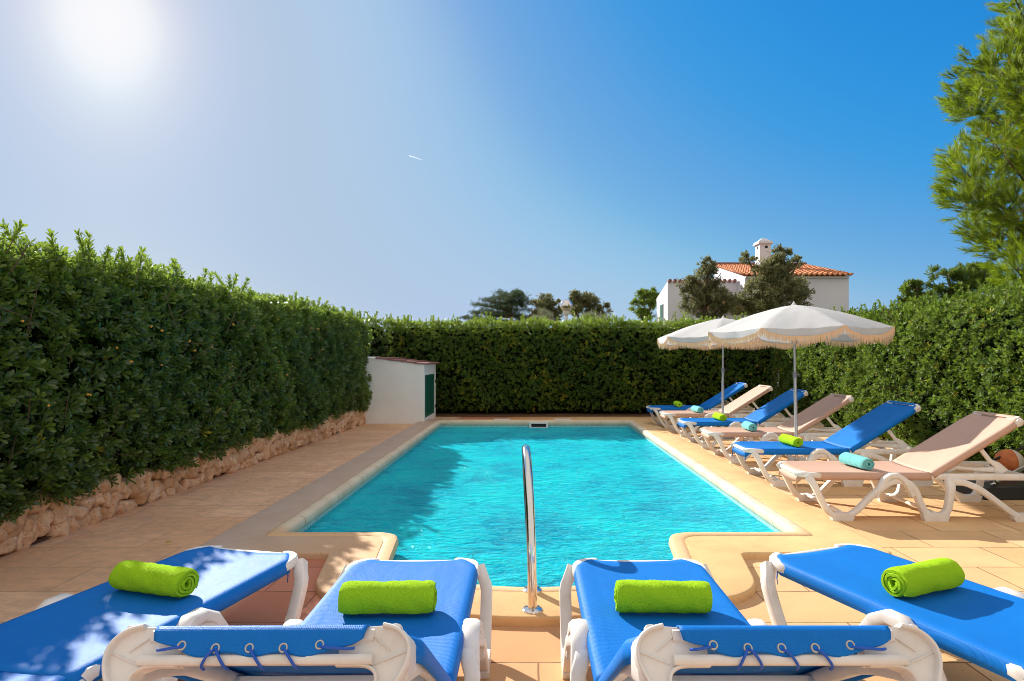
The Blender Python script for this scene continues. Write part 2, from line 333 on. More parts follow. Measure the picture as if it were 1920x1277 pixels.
class MB:
    def __init__(s): s.v = []; s.f = []
    def add(s, V, F):
        k = len(s.v); s.v += [tuple(v) for v in V]; s.f += [tuple(i + k for i in f) for f in F]; return s
    def box(s, lo, hi, rot=None, c=None, chamf=0):
        x0, y0, z0 = lo; x1, y1, z1 = hi
        V = [Vector(p) for p in ((x0, y0, z0), (x1, y0, z0), (x1, y1, z0), (x0, y1, z0), (x0, y0, z1), (x1, y0, z1), (x1, y1, z1), (x0, y1, z1))]
        if rot is not None: V = [rot @ (p - c) + c for p in V]
        return s.add(V, [(0, 3, 2, 1), (4, 5, 6, 7), (0, 1, 5, 4), (1, 2, 6, 5), (2, 3, 7, 6), (3, 0, 4, 7)])
    def sweep(s, pts, w, t, up=Vector((0, 1, 0)), n=10, sq=2.6, cap=True):
        # rounded-rectangle section of width w (along up) and thickness t swept along pts
        pts = [Vector(p) for p in pts]; N = len(pts)
        ws = w if isinstance(w, (list, tuple)) else [w] * N; ts = t if isinstance(t, (list, tuple)) else [t] * N
        V = []
        for i, p in enumerate(pts):
            d = (pts[min(i + 1, N - 1)] - pts[max(i - 1, 0)]).normalized()
            u = (up - d * up.dot(d))
            u = u.normalized() if u.length > 1e-5 else d.orthogonal().normalized()
            q = d.cross(u)
            for k in range(n):
                a = 2 * math.pi * k / n; c, sn = math.cos(a), math.sin(a)
                e = 2 / sq; cx = math.copysign(abs(c) ** e, c); sx = math.copysign(abs(sn) ** e, sn)
                V.append(p + u * cx * ws[i] / 2 + q * sx * ts[i] / 2)
        F = [(i * n + k, i * n + (k + 1) % n, (i + 1) * n + (k + 1) % n, (i + 1) * n + k) for i in range(N - 1) for k in range(n)]
        if cap: F += [tuple(reversed(range(n))), tuple((N - 1) * n + k for k in range(n))]
        return s.add(V, F)
    def tube(s, pts, r, n=8, cap=True):
        pts = [Vector(p) for p in pts]; N = len(pts); rs = r if isinstance(r, (list, tuple)) else [r] * N
        d = (pts[1] - pts[0]).normalized(); u = d.orthogonal().normalized(); V = []
        for i, p in enumerate(pts):
            d2 = (pts[min(i + 1, N - 1)] - pts[max(i - 1, 0)]).normalized()
            u = (u - d2 * u.dot(d2)).normalized(); q = d2.cross(u)
            V += [p + (u * math.cos(2 * math.pi * k / n) + q * math.sin(2 * math.pi * k / n)) * rs[i] for k in range(n)]
        F = [(i * n + k, i * n + (k + 1) % n, (i + 1) * n + (k + 1) % n, (i + 1) * n + k) for i in range(N - 1) for k in range(n)]
        if cap: F += [tuple(reversed(range(n))), tuple((N - 1) * n + k for k in range(n))]
        return s.add(V, F)
    def lathe(s, prof, c=(0, 0, 0), n=24):
        V = [(c[0] + r * math.cos(2 * math.pi * k / n), c[1] + r * math.sin(2 * math.pi * k / n), c[2] + z) for r, z in prof for k in range(n)]
        F = [(i * n + k, i * n + (k + 1) % n, (i + 1) * n + (k + 1) % n, (i + 1) * n + k) for i in range(len(prof) - 1) for k in range(n)]
        return s.add(V, F)
    def prism(s, poly, mp):
        # poly: list of 2D points; mp(p2, side) -> 3D with side 0/1
        n = len(poly); V = [mp(p, 0) for p in poly] + [mp(p, 1) for p in poly]
        F = [tuple(reversed(range(n))), tuple(n + k for k in range(n))] + [(k, (k + 1) % n, n + (k + 1) % n, n + k) for k in range(n)]
        return s.add(V, F)
    def build(s, name, m, parent=None, smooth=True, sharp=38, bevel=None):
        o = raw(name, s.v, s.f, m, parent, smooth, sharp)
        if bevel:
            b = o.modifiers.new('bevel', 'BEVEL'); b.width = bevel; b.segments = 2; b.limit_method = 'ANGLE'; b.angle_limit = R(40)
        return o
def catmull(pts, k=5):
    P = [np.array(p, dtype=float) for p in pts]; out = []
    for i in range(len(P) - 1):
        p0 = P[max(i - 1, 0)]; p1 = P[i]; p2 = P[i + 1]; p3 = P[min(i + 2, len(P) - 1)]
        for j in range(k):
            t = j / k; out.append(.5 * ((2 * p1) + (-p0 + p2) * t + (2 * p0 - 5 * p1 + 4 * p2 - p3) * t * t + (-p0 + 3 * p1 - 3 * p2 + p3) * t ** 3))
    out.append(P[-1]); return out
def copy_tree(o, parent=None):
    c = o.copy(); COL.objects.link(c); c.parent = parent
    for ch in list(o.children): copy_tree(ch, c)
    return c

# ------------------------------------------------------------------ pool outline
def fillet(corners, n=8):
    out = []; N = len(corners)
    for i in range(N):
        p = Vector(corners[i][:2]); r = corners[i][2]; a = Vector(corners[i - 1][:2]); b = Vector(corners[(i + 1) % N][:2])
        da = (a - p).normalized(); db = (b - p).normalized(); ang = da.angle(db)
        t = r / math.tan(ang / 2); t = min(t, (a - p).length * .48, (b - p).length * .48)
        s, e = p + da * t, p + db * t
        for k in range(n):
            u = k / (n - 1); q = s * (1 - u) ** 2 + p * 2 * u * (1 - u) + e * u * u; out.append(q)
    return out
INNER = [(1.96, 4.50, .07), (1.96, 12.42, .07), (-1.85, 12.42, .07), (-1.85, 4.50, .07),
         (-.99, 4.50, .17), (-.90, 3.66, .38), (0, 3.36, 3.0), (.92, 3.66, .38), (1.01, 4.50, .17)]
OUTER = [(2.38, 4.02, .05), (2.38, 12.82, .05), (-2.28, 12.82, .05), (-2.28, 4.02, .05),
         (-1.34, 4.04, .07), (-1.22, 3.36, .4), (0, 2.93, 3.0), (1.26, 3.36, .4), (1.38, 4.04, .07)]
IN = fillet(INNER, 9); OUT = fillet(OUTER, 9); NP = len(IN)
def lerp2(t): return [a.lerp(b, t) for a, b in zip(IN, OUT)]
CZ = .045
def ring_strip(name, rings, m, **kw):
    V = []; F = []
    for pts, z in rings:
        for k_, p in enumerate(pts):
            q_ = min(1, max(0, (IN[k_].y - 4.44) / .05)); V.append((p.x, p.y, z if z < CZ - .004 else (z * q_ + min(z, CZ + .0015) * (1 - q_))))
    for i in range(len(rings) - 1):
        for k in range(NP):
            F.append((i * NP + k, i * NP + (k + 1) % NP, (i + 1) * NP + (k + 1) % NP, (i + 1) * NP + k))
    o = raw(name, V, F, m, None, True, 50); return tag(o, **kw)
ring_strip('pool_edge', [(lerp2(.0), -.05), (lerp2(-.03), -.035), (lerp2(-.055), -.01), (lerp2(-.05), .02), (lerp2(-.03), .040), (lerp2(.02), .050), (lerp2(.10), .052), (lerp2(.17), .049), (lerp2(.21), CZ - .012)], M['edge'], kind='structure')
ring_strip('pool_coping', [(lerp2(.19), CZ - .02), (lerp2(.195), CZ), (lerp2(.96), CZ), (lerp2(.99), CZ - .004), (lerp2(1.0), CZ - .014), (lerp2(1.0), -.02)], M['coping'], kind='structure')
# basin
BV = []; BF = []
for z in (-.03, -1.35): BV += [(p.x, p.y, z) for p in lerp2(.02)]
for k in range(NP): BF.append((k, NP + k, NP + (k + 1) % NP, (k + 1) % NP))
BF.append(tuple(NP + k for k in range(NP)))
tag(raw('pool_basin', BV, BF, M['mosaic']), kind='structure')
# water surface: real ripples on a fine grid trimmed to the basin
WZ = -.085
def water():
    bm = bmesh.new(); vs = [bm.verts.new((p.x, p.y, WZ)) for p in lerp2(.015)]; bm.faces.new(vs)
    bmesh.ops.triangulate(bm, faces=bm.faces[:])
    me = bpy.data.meshes.new('water'); bm.to_mesh(me); bm.free(); me.materials.append(M['water'])
    o = bpy.data.objects.new('water', me); COL.objects.link(o); tag(o, kind='structure')
water()
# terrace with a hole for the pool
def holed(name, outer, z, m, hole, zh=None):
    bm = bmesh.new()
    a = [bm.verts.new((x, y, z)) for x, y in outer]; b = [bm.verts.new((p.x, p.y, z)) for p in hole]
    E = [bm.edges.new((L[i], L[(i + 1) % len(L)])) for L in (a, b) for i in range(len(L))]
    bmesh.ops.triangle_fill(bm, use_beauty=True, edges=E)
    for f in bm.faces:
        if f.normal.z < 0: f.normal_flip()
    me = bpy.data.meshes.new(name); bm.to_mesh(me); bm.free(); me.materials.append(m)
    o = bpy.data.objects.new(name, me); COL.objects.link(o); return tag(o, kind='structure')
holed('terrace', [(-3.62, -4), (5.75, -4), (5.75, 13.75), (-3.5, 13.75)], 0.0, M['deck'], lerp2(.9))
S_ = 900
holed('ground', [(-S_, -S_), (S_, -S_), (S_, S_), (-S_, S_)], -.03, M['ground'], [Vector((-3.4, -3.8)), Vector((5.6, -3.8)), Vector((5.6, 13.6)), Vector((-3.3, 13.6))])
raw('soil_bed', [(-6, -4, .02), (-3.6, -4, .02), (-3.42, 13.75, .02), (-3.42, 16, .02), (-6, 16, .02), (5.75, 13.75, .02), (8, 13.75, .02), (8, 16, .02), (5.75, -4, .02), (8, -4, .02), (-3.42, 13.75, .021)],
    [(0, 1, 2, 3, 4), (10, 5, 6, 7, 3), (8, 9, 6, 5)], M['earth'])['kind'] = 'structure'

# skimmer in the far wall
sk = empty('pool_skimmer', (.13, 12.385, -.055), label='white rectangular skimmer mouth set in the far pool wall at the waterline', cat='skimmer')
b = MB(); b.box((-.19, -.03, -.05), (-.15, .01, .075)); b.box((.15, -.03, -.05), (.19, .01, .075)); b.box((-.15, -.03, .045), (.15, .01, .075)); b.box((-.15, -.03, -.05), (.15, .01, -.02))
b.build('frame', M['white'], sk, False, bevel=.004)
MB().box((-.15, -.012, -.02), (.15, .0, .045)).build('opening', M['shadow_gap'], sk, False)
for x in (-.62, .62):
    f = MB(); f.box((x - .17, 12.56, CZ + .001), (x + .17, 12.74, CZ + .012)); o = f.build('skimmer_lid', M['white'], None, False, bevel=.004)
    tag(o, 'flat white lid in the far coping, %s of the skimmer mouth' % ('left' if x < 0 else 'right'), 'lid', 'skimmer lids')

# ------------------------------------------------------------------ foliage
LEAF = np.array([(0, 0, 0), (.19, .64, .05), (0, 1.08, -.04), (0, .6, -.03), (-.19, .64, .05)])  # folded obovate leaf: x across, y along, z up
LEAFF = np.array([(0, 1, 2, 3), (0, 3, 2, 4)])
def unit(a): return a / (np.linalg.norm(a, axis=-1, keepdims=True) + 1e-9)
LEAF_S = np.array([(0, 0, 0), (.20, .76, .04), (0, 1.05, -.04), (0, .6, -.03), (-.20, .76, .04)])
LEAF_R = np.array([(0, 0, 0), (.10, .40, .03), (.185, .76, .05), (0, .74, -.02), (.11, 1.0, .0), (0, 1.05, -.05), (-.10, .40, .03), (-.185, .76, .05), (-.11, 1.0, .0)])
LEAF_RF = np.array([(0, 1, 2, 3), (3, 2, 4, 5), (0, 3, 7, 6), (3, 5, 8, 7)])
def rosettes(P, D, size, n=8, spread=(.35, 1.25), wid=1.0, tint=None, jit=.25, leaf=LEAF, leaff=LEAFF):
    """P (k,3) positions, D (k,3) axes -> verts, faces, per-vertex tint"""
    k = len(P); D = unit(D)
    ref = np.where(np.abs(D[:, 2:3]) < .9, np.array([[0, 0, 1.]]), np.array([[1., 0, 0]]))
    U = unit(np.cross(D, ref)); W = np.cross(D, U)
    az = rng.uniform(0, 2 * np.pi, (k, 1)) + np.arange(n)[None, :] * 2.399963 + rng.uniform(-.3, .3, (k, n))
    el = spread[0] + (spread[1] - spread[0]) * ((np.arange(n)[None, :] + rng.uniform(0, 1, (k, n))) / n)
    rad = U[:, None] * np.cos(az)[..., None] + W[:, None] * np.sin(az)[..., None]
    y = unit(D[:, None] * np.cos(el)[..., None] + rad * np.sin(el)[..., None])
    z = unit(D[:, None] * np.sin(el)[..., None] - rad * np.cos(el)[..., None])
    x = np.cross(y, z)
    ro = rng.uniform(-.5, .5, (k, n, 1)); x, z = x * np.cos(ro) + z * np.sin(ro), z * np.cos(ro) - x * np.sin(ro)
    sz = size * rng.uniform(1 - jit, 1 + jit, (k, n)) if np.isscalar(size) else size[:, None] * rng.uniform(1 - jit, 1 + jit, (k, n))
    base = P[:, None] + D[:, None] * ((1 - np.arange(n)[None, :] / n) * .25 * sz)[..., None]
    L = leaf
    V = base[:, :, None] + sz[..., None, None] * (x[:, :, None] * (L[:, 0] * wid)[None, None, :, None] + y[:, :, None] * L[None, None, :, 1, None] + z[:, :, None] * L[None, None, :, 2, None])
    nl = k * n; V = V.reshape(-1, 3); F = (leaff[None] + (np.arange(nl) * len(L))[:, None, None]).reshape(-1, leaff.shape[1])
    T = np.zeros((k, n, 2)); T[..., 0] = rng.uniform(0, 1, (k, n)) ** 2 * .7 if tint is None else np.clip(tint[:, :1] + rng.uniform(-.22, .22, (k, n)), 0, 1)
    if tint is not None: T[..., 1] = tint[:, 1:2]
    T = np.repeat(T.reshape(-1, 2), len(L), axis=0)
    return V, F, T
def join(parts):
    V = []; F = []; T = []; o = 0
    for v, f, t in parts: V.append(v); F.append(f + o); T.append(t); o += len(v)
    return np.concatenate(V), np.concatenate(F), np.concatenate(T)
def wob(a, b, s, seed=0.):   # smooth 2D noise in -1..1
    return (np.sin(a * 1.7 * s + 1.3 + seed) * np.cos(b * 2.1 * s + .4 - seed) + .6 * np.sin(a * 3.9 * s + b * 3.1 * s + seed * 2) + .4 * np.sin(a * 7.3 * s - b * 6.1 * s + 2.2 + seed)) / 2

def hedge(name, A, B, out, H, z0, depth, dens, size, m, label, n=8, light=.0, seed=0., topd=None, shoots=60, yellow=0., ends=(0, 0), hang=0., fine=False):
    lk = dict(leaf=LEAF_R, leaff=LEAF_RF) if fine else dict(leaf=LEAF_S, leaff=LEAFF)
    A = np.array(A, float); B = np.array(B, float); L = np.linalg.norm(B - A); u = (B - A) / L; o = np.array(out, float)
    root = empty(name, (float((A[0] + B[0]) / 2), float((A[1] + B[1]) / 2), 0), label=label, cat='hedge')
    c0 = np.array([root.location.x, root.location.y, 0])
    parts = []
    def top(s): return H + .07 * wob(s, s * .3, 1.1, seed) + .035 * wob(s, s, 3.1, seed + 1)
    # face: three shells
    for sh, (dd, frac) in enumerate(((.0, .55), (.09, .3), (.2, .15))):
        k = int(L * (H - z0) * dens * frac * 1.7)
        s = rng.uniform(-ends[0], L + ends[1], k); z = z0 - hang + (H - z0 + hang) * rng.uniform(0, 1, k)
        z = np.minimum(z, top(s)); off = .10 * wob(s, z, 1.3, seed) + .05 * wob(s, z, 3.7, seed + 3) - dd + rng.uniform(-.05, .05, k)
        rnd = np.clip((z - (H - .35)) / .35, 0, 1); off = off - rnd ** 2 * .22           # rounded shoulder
        low = np.clip((z0 + .25 - z) / .3, 0, 1); off = off - low * .10
        P = np.stack([A[0] + u[0] * s + o[0] * off, A[1] + u[1] * s + o[1] * off, z], 1)
        D = np.stack([np.full(k, o[0]), np.full(k, o[1]), .35 + .9 * rnd - .3 * low], 1) + rng.normal(0, .55, (k, 3))
        t0 = .18 + light + .26 * wob(s, z, .9, seed + 5) + .45 * rnd + rng.normal(0, .14, k) - .2 * (sh > 0)  # lighter shoulder: new growth and painted sunlight; inner shells painted darker as shade
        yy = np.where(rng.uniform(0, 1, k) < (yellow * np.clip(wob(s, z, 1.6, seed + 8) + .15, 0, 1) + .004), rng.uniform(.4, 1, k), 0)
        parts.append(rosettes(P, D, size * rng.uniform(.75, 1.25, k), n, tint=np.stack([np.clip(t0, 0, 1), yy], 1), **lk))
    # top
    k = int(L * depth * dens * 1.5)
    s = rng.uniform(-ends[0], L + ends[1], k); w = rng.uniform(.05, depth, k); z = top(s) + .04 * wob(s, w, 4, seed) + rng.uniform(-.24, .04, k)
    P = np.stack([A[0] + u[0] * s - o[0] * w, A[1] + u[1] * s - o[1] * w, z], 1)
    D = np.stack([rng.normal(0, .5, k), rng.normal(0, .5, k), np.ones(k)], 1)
    parts.append(rosettes(P, D, size * rng.uniform(.8, 1.2, k), n, tint=np.stack([np.clip(.6 + rng.normal(0, .22, k), 0, 1), np.zeros(k)], 1), **lk))  # top leaves tinted lighter for new growth and painted-in sunlight
    # shoots standing up from the top, leaves all along them
    st = MB()
    for i in range(shoots):
        s0 = random.uniform(-ends[0], L + ends[1]); w0 = random.uniform(.0, depth * .6); h = random.uniform(.07, .2) * (1.35 if random.random() < .15 else 1) * size / .065
        b0 = np.array([A[0] + u[0] * s0 - o[0] * w0, A[1] + u[1] * s0 - o[1] * w0, float(top(np.array(s0))) - .08])
        d = np.array([random.gauss(0, .25), random.gauss(0, .25), 1]); tip = b0 + d * (h + .08)
        P = np.array([b0 + (tip - b0) * f for f in (.45, .62, .8, 1)]); kk = len(P)
        parts.append(rosettes(P, np.tile(d, (kk, 1)), size * .95, n, (.25, .9), tint=np.stack([np.full(kk, random.uniform(.45, 1)), np.full(kk, 0.)], 1), **lk))
        st.tube([b0 - c0, tip - c0], .003, 4)
    # twigs over the face
    for i in range(int(L * 10)):
        s0 = random.uniform(0, L); z1 = random.uniform(z0 + .1, H - .1); off = random.uniform(-.02, .07)
        p = Vector((A[0] + u[0] * s0 + o[0] * off, A[1] + u[1] * s0 + o[1] * off, z1)) - Vector(c0)
        d = Vector((u[0] * random.gauss(0, .6) + o[0] * .35, u[1] * random.gauss(0, .6) + o[1] * .35, random.gauss(.4, .3))).normalized()
        ln = random.uniform(.1, .3); st.tube([p - d * .1, p + d * ln * .5 + Vector((0, 0, -.01)), p + d * ln], [.004, .003, .002], 4)
    V, F, T = join(parts); V = V - c0
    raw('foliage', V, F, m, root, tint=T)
    tag(st.build('twigs', M['bark'], root), kind='stuff')
    # solid core added so nothing shines through, painted near-black for inner shade
    nseg = max(4, int(L * 5)); prof = [(.22, z0 + .02), (.20, z0 + .3), (.18, H - .45), (.25, H - .22), (.34, H - .12), (depth - .1, H - .12), (depth, H - .4), (depth, 0.02)]
    V = []; F = []
    for i in range(nseg + 1):
        s0 = -ends[0] + (L + ends[0] + ends[1]) * i / nseg
        for (w, z) in prof:
            ww = w - .10 * wob(np.array(s0), np.array(z), 1.3, seed) * (w < .4)
            V.append((A[0] + u[0] * s0 - o[0] * ww - c0[0], A[1] + u[1] * s0 - o[1] * ww - c0[1], z))
    q = len(prof)
    for i in range(nseg):
        for j in range(q): F.append((i * q + j, (i + 1) * q + j, (i + 1) * q + (j + 1) % q, i * q + (j + 1) % q))
    F += [tuple(range(q)), tuple(nseg * q + j for j in reversed(range(q)))]
    raw('dark_core', V, F, M['dark'], root)
    return root, c0, u, o, A
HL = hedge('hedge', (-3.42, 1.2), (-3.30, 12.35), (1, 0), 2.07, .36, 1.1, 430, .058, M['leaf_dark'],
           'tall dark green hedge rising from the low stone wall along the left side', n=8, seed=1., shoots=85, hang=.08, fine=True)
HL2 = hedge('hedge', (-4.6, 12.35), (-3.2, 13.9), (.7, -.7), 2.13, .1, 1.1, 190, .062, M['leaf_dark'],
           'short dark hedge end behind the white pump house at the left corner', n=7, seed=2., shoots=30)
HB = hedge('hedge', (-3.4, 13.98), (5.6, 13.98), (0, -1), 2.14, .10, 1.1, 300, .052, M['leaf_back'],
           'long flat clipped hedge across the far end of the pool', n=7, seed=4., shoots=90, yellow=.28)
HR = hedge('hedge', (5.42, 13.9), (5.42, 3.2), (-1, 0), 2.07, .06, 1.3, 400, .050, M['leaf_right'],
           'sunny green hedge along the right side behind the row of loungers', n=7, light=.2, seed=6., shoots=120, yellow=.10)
# yellow capsules among the leaves of the left hedge
for i in range(26):
    s0 = random.uniform(1.5, 9); z = random.uniform(.9, 1.85)
    b = MB()
    for k in range(random.choice((1, 2, 2, 3))):
        c = (random.uniform(-.014, .014), random.uniform(-.02, .02), random.uniform(-.01, .01)); r = .0085
        b.lathe([(r * math.sin(a), -r * math.cos(a)) for a in [math.pi * j / 6 for j in range(7)]], c, 8)
    o = b.build('fruit', None or M.setdefault('fruit', mat('orange_fruit', (.65, .33, .04), .45)), HL[0])
    o.location = (-3.36 + .08 - HL[1][0] + .06, 1.2 + s0 - HL[1][1], z)

# low dry-stone wall under the left hedge
def stone_wall(name, A, B, out, H, label, size=.125):
    A = np.array(A, float); B = np.array(B, float); L = np.linalg.norm(B - A); u = (B - A) / L; o = np.array(out, float)
    bm = bmesh.new(); bmesh.ops.create_icosphere(bm, subdivisions=3, radius=1); SV = np.array([v.co[:] for v in bm.verts]); SF = np.array([[v.index for v in f.verts] for f in bm.faces]); bm.free()
    parts = []; z = 0.
    rows = 3; gz = lambda s_, r_: .022 * math.sin(s_ * 5.1 + r_ * 2) + .016 * math.sin(s_ * 11.3 + r_)
    for r in range(rows):
        s = -random.uniform(0, .1); hz = H / rows * random.uniform(.95, 1.1)
        while s < L:
            w = size * random.uniform(.5, 1.5); h = hz * random.uniform(.8, 1.55)
            v = SV / np.power(np.sum(np.abs(SV) ** 3.6, 1, keepdims=True), 1 / 3.6)
            sd = random.uniform(0, 50)
            v = v * (1 + .20 * np.sin(v[:, :1] * 3.1 + sd) * np.cos(v[:, 1:2] * 2.7 + sd * 1.7) + .10 * np.sin(v[:, 2:3] * 4.3 + sd * .7 + v[:, :1] * 2)) + rng.normal(0, .012, v.shape) + .035 * np.round(1.6 * np.sin(v * 5 + sd))
            a = random.uniform(-.45, .45); ca, sa = math.cos(a), math.sin(a)
            lx = v[:, 0] * w * .52; lz = v[:, 2] * h * .52; lx, lz = lx * ca - lz * sa, lx * sa + lz * ca
            ld = v[:, 1] * .062 + random.uniform(-.012, .016)
            c = s + w / 2; zz = (r + .5) * H / rows + random.uniform(-.02, .02) + gz(s, r)
            P = np.stack([A[0] + u[0] * (c + lx) + o[0] * ld, A[1] + u[1] * (c + lx) + o[1] * ld, np.maximum(zz + lz, -.01)], 1)
            t = np.zeros((len(P), 2)); t[:, 0] = random.choice((0, .1, .35, .8))
            parts.append((P, SF, t)); s += w * .93
    V, F, T = join(parts)
    c0 = np.array([(A[0] + B[0]) / 2, (A[1] + B[1]) / 2, 0]); root = empty(name, tuple(c0), label=label, cat='wall')
    raw('stonework', V - c0, F, M['stone'], root, True, tint=T)
    pa = A - o * .03; pb = B - o * .03; qa = A - o * .4; qb = B - o * .4
    V = [(p[0] - c0[0], p[1] - c0[1], z) for z in (-.02, H - .03) for p in (pa, pb, qb, qa)]
    raw('mortar_bed', V, [(0, 1, 5, 4), (1, 2, 6, 5), (2, 3, 7, 6), (3, 0, 4, 7), (4, 5, 6, 7)], M['earth'], root)
stone_wall('stone_wall', (-3.62, 1.5), (-3.40, 12.2), (1, 0), .32, 'low wall of rough honey coloured stones below the left hedge')
# fallen leaves
for (x, y, lab) in ((-2.55, 4.35, 'small yellow fallen leaf on the tan paving nearest the stone wall bend'), (-2.9, 5.9, 'small yellow fallen leaf further along the left paving')):
    V, F, T = rosettes(np.array([[0, 0, .006]]), np.array([[0, 0, 1.]]), .05, 1, (1.5, 1.56), tint=np.array([[.5, 1.]]))
    o = raw('fallen_leaf', V, F, M['leaf_dark'], tint=T); o.location = (x, y, 0); tag(o, lab, 'leaf', 'fallen leaves')

# ------------------------------------------------------------------ pump house
ph = empty('pump_house', (-2.75, 13.0, 0), label='small white plastered pump house with a tiled mono pitch roof at the far left corner', cat='shed')
def L3(x, y, z): return (x + 2.75, y - 13.0, z)
x0, x1, y0, y1 = -3.42, -2.16, 12.28, 13.72
zl, zr = 1.33, 1.17
b = MB()
# walls with a door opening in the right side
b.add([L3(x0, y0, 0), L3(x1, y0, 0), L3(x1, y0, zr), L3(x0, y0, zl), L3(x0, y1, 0), L3(x1, y1, 0), L3(x1, y1, zr), L3(x0, y1, zl)],
      [(0, 1, 2, 3), (5, 4, 7, 6), (4, 0, 3, 7), (3, 2, 6, 7)])
dy0, dy1, dz0, dz1 = 12.36, 13.62, .10, .97
b.add([L3(x1, y0, 0), L3(x1, y1, 0), L3(x1, y1, zr), L3(x1, y0, zr), L3(x1, dy0, dz0), L3(x1, dy1, dz0), L3(x1, dy1, dz1), L3(x1, dy0, dz1)],
      [(0, 1, 5, 4), (1, 2, 6, 5), (2, 3, 7, 6), (3, 0, 4, 7)])
b.add([L3(x1 - .06 * q, yy, zz) for q in (0, 1) for yy, zz in ((dy0, dz0), (dy1, dz0), (dy1, dz1), (dy0, dz1))], [(0, 1, 5, 4), (1, 2, 6, 5), (2, 3, 7, 6), (3, 0, 4, 7)])
b.build('wall', M['plaster'], ph, False)
b = MB(); 
for yy in (dy0, (dy0 + dy1) / 2): # two leaves
    b.box(L3(x1 - .045, yy + .005, dz0), L3(x1 - .015, yy + .05, dz1)); b.box(L3(x1 - .045, yy + (dy1 - dy0) / 2 - .05, dz0), L3(x1 - .015, yy + (dy1 - dy0) / 2 - .005, dz1))
    b.box(L3(x1 - .044, yy + .05, dz0), L3(x1 - .016, yy + (dy1 - dy0) / 2 - .05, dz0 + .06)); b.box(L3(x1 - .044, yy + .05, dz1 - .05), L3(x1 - .016, yy + (dy1 - dy0) / 2 - .05, dz1))
door = b.build('shutter_door', M['shutter'], ph, False)
b = MB()
for leaf in range(2):
    ya = dy0 + leaf * (dy1 - dy0) / 2 + .05; yb = ya + (dy1 - dy0) / 2 - .1
    for i in range(19):
        z = dz0 + .075 + i * .0405; c = Vector(L3(x1 - .03, (ya + yb) / 2, z)); b.box(L3(x1 - .034, ya, z - .021), L3(x1 - .026, yb, z + .021), Matrix.Rotation(R(-38), 3, 'Y'), c)
b.build('louvre', M['shutter'], door, False)
MB().box(L3(x1 - .075, dy0, dz0), L3(x1 - .065, dy1, dz1)).build('inner_panel', M['shadow_gap'], ph, False)
for z in (.8, .25): MB().tube([L3(x1 + .008, dy1 - .0, z - .03), L3(x1 + .008, dy1, z + .03)], .008, 6).build('hinge', M['black'], door)
# roof tiles: rows of half-round clay tiles stepping down the slope
b = MB(); sl = (zr - zl) / (x1 - x0)
nrow = 4; wrow = (x1 - x0 + .05 - .28) / nrow
for j in range(8):
    yc = y0 + .02 + j * .205 - .02
    for i in range(nrow):
        xa = x0 + .28 + i * wrow; xb = xa + wrow + .03
        za = zl + (xa - x0) * sl + .012; zb = zl + (xb - x0) * sl + .03
        V = []
        for t in (0, 1):
            X = xa + (xb - xa) * t; Z = (za + (zb - za) * t); rr = .085 + .012 * t
            for th in (.0, .25, .5, .75, 1.0):
                a = math.pi * th; V.append(L3(X, yc + rr * math.cos(a) + .06, Z + rr * .34 * math.sin(a)))
            for th in (1.0, .75, .5, .25, .0):
                a = math.pi * th; V.append(L3(X, yc + (rr - .014) * math.cos(a) + .06, Z + (rr - .014) * .3 * math.sin(a) - .006))
        F = [(k, (k + 1) % 10, 10 + (k + 1) % 10, 10 + k) for k in range(10)] + [tuple(range(9, -1, -1)), tuple(range(10, 20))]
        b.add(V, F)
b.build('roof_tiles', M['clay_dark'], ph)
# slab over the walls
b = MB(); b.add([L3(x0 - .01, y0 - .005, zl), L3(x1 + .01, y0 - .005, zr), L3(x1 + .01, y1, zr), L3(x0 - .01, y1, zl), L3(x0 - .01, y0 - .005, zl + .014), L3(x1 + .01, y0 - .005, zr + .014), L3(x1 + .01, y1, zr + .014), L3(x0 - .01, y1, zl + .014)],
    [(0, 3, 2, 1), (4, 5, 6, 7), (0, 1, 5, 4), (1, 2, 6, 5), (2, 3, 7, 6), (3, 0, 4, 7)])
b.build('roof_slab', M['plaster'], ph, False)
# drain pipe lying along the wall foot
o = MB().tube([(-3.40, 10.6, .03), (-3.41, 12.0, .03), (-3.42, 12.2, .06), (-3.44, 12.24, .45)], .018, 8).build('hose', M['black']); tag(o, 'thin black hose lying along the wall foot beside the pump house', 'hose')

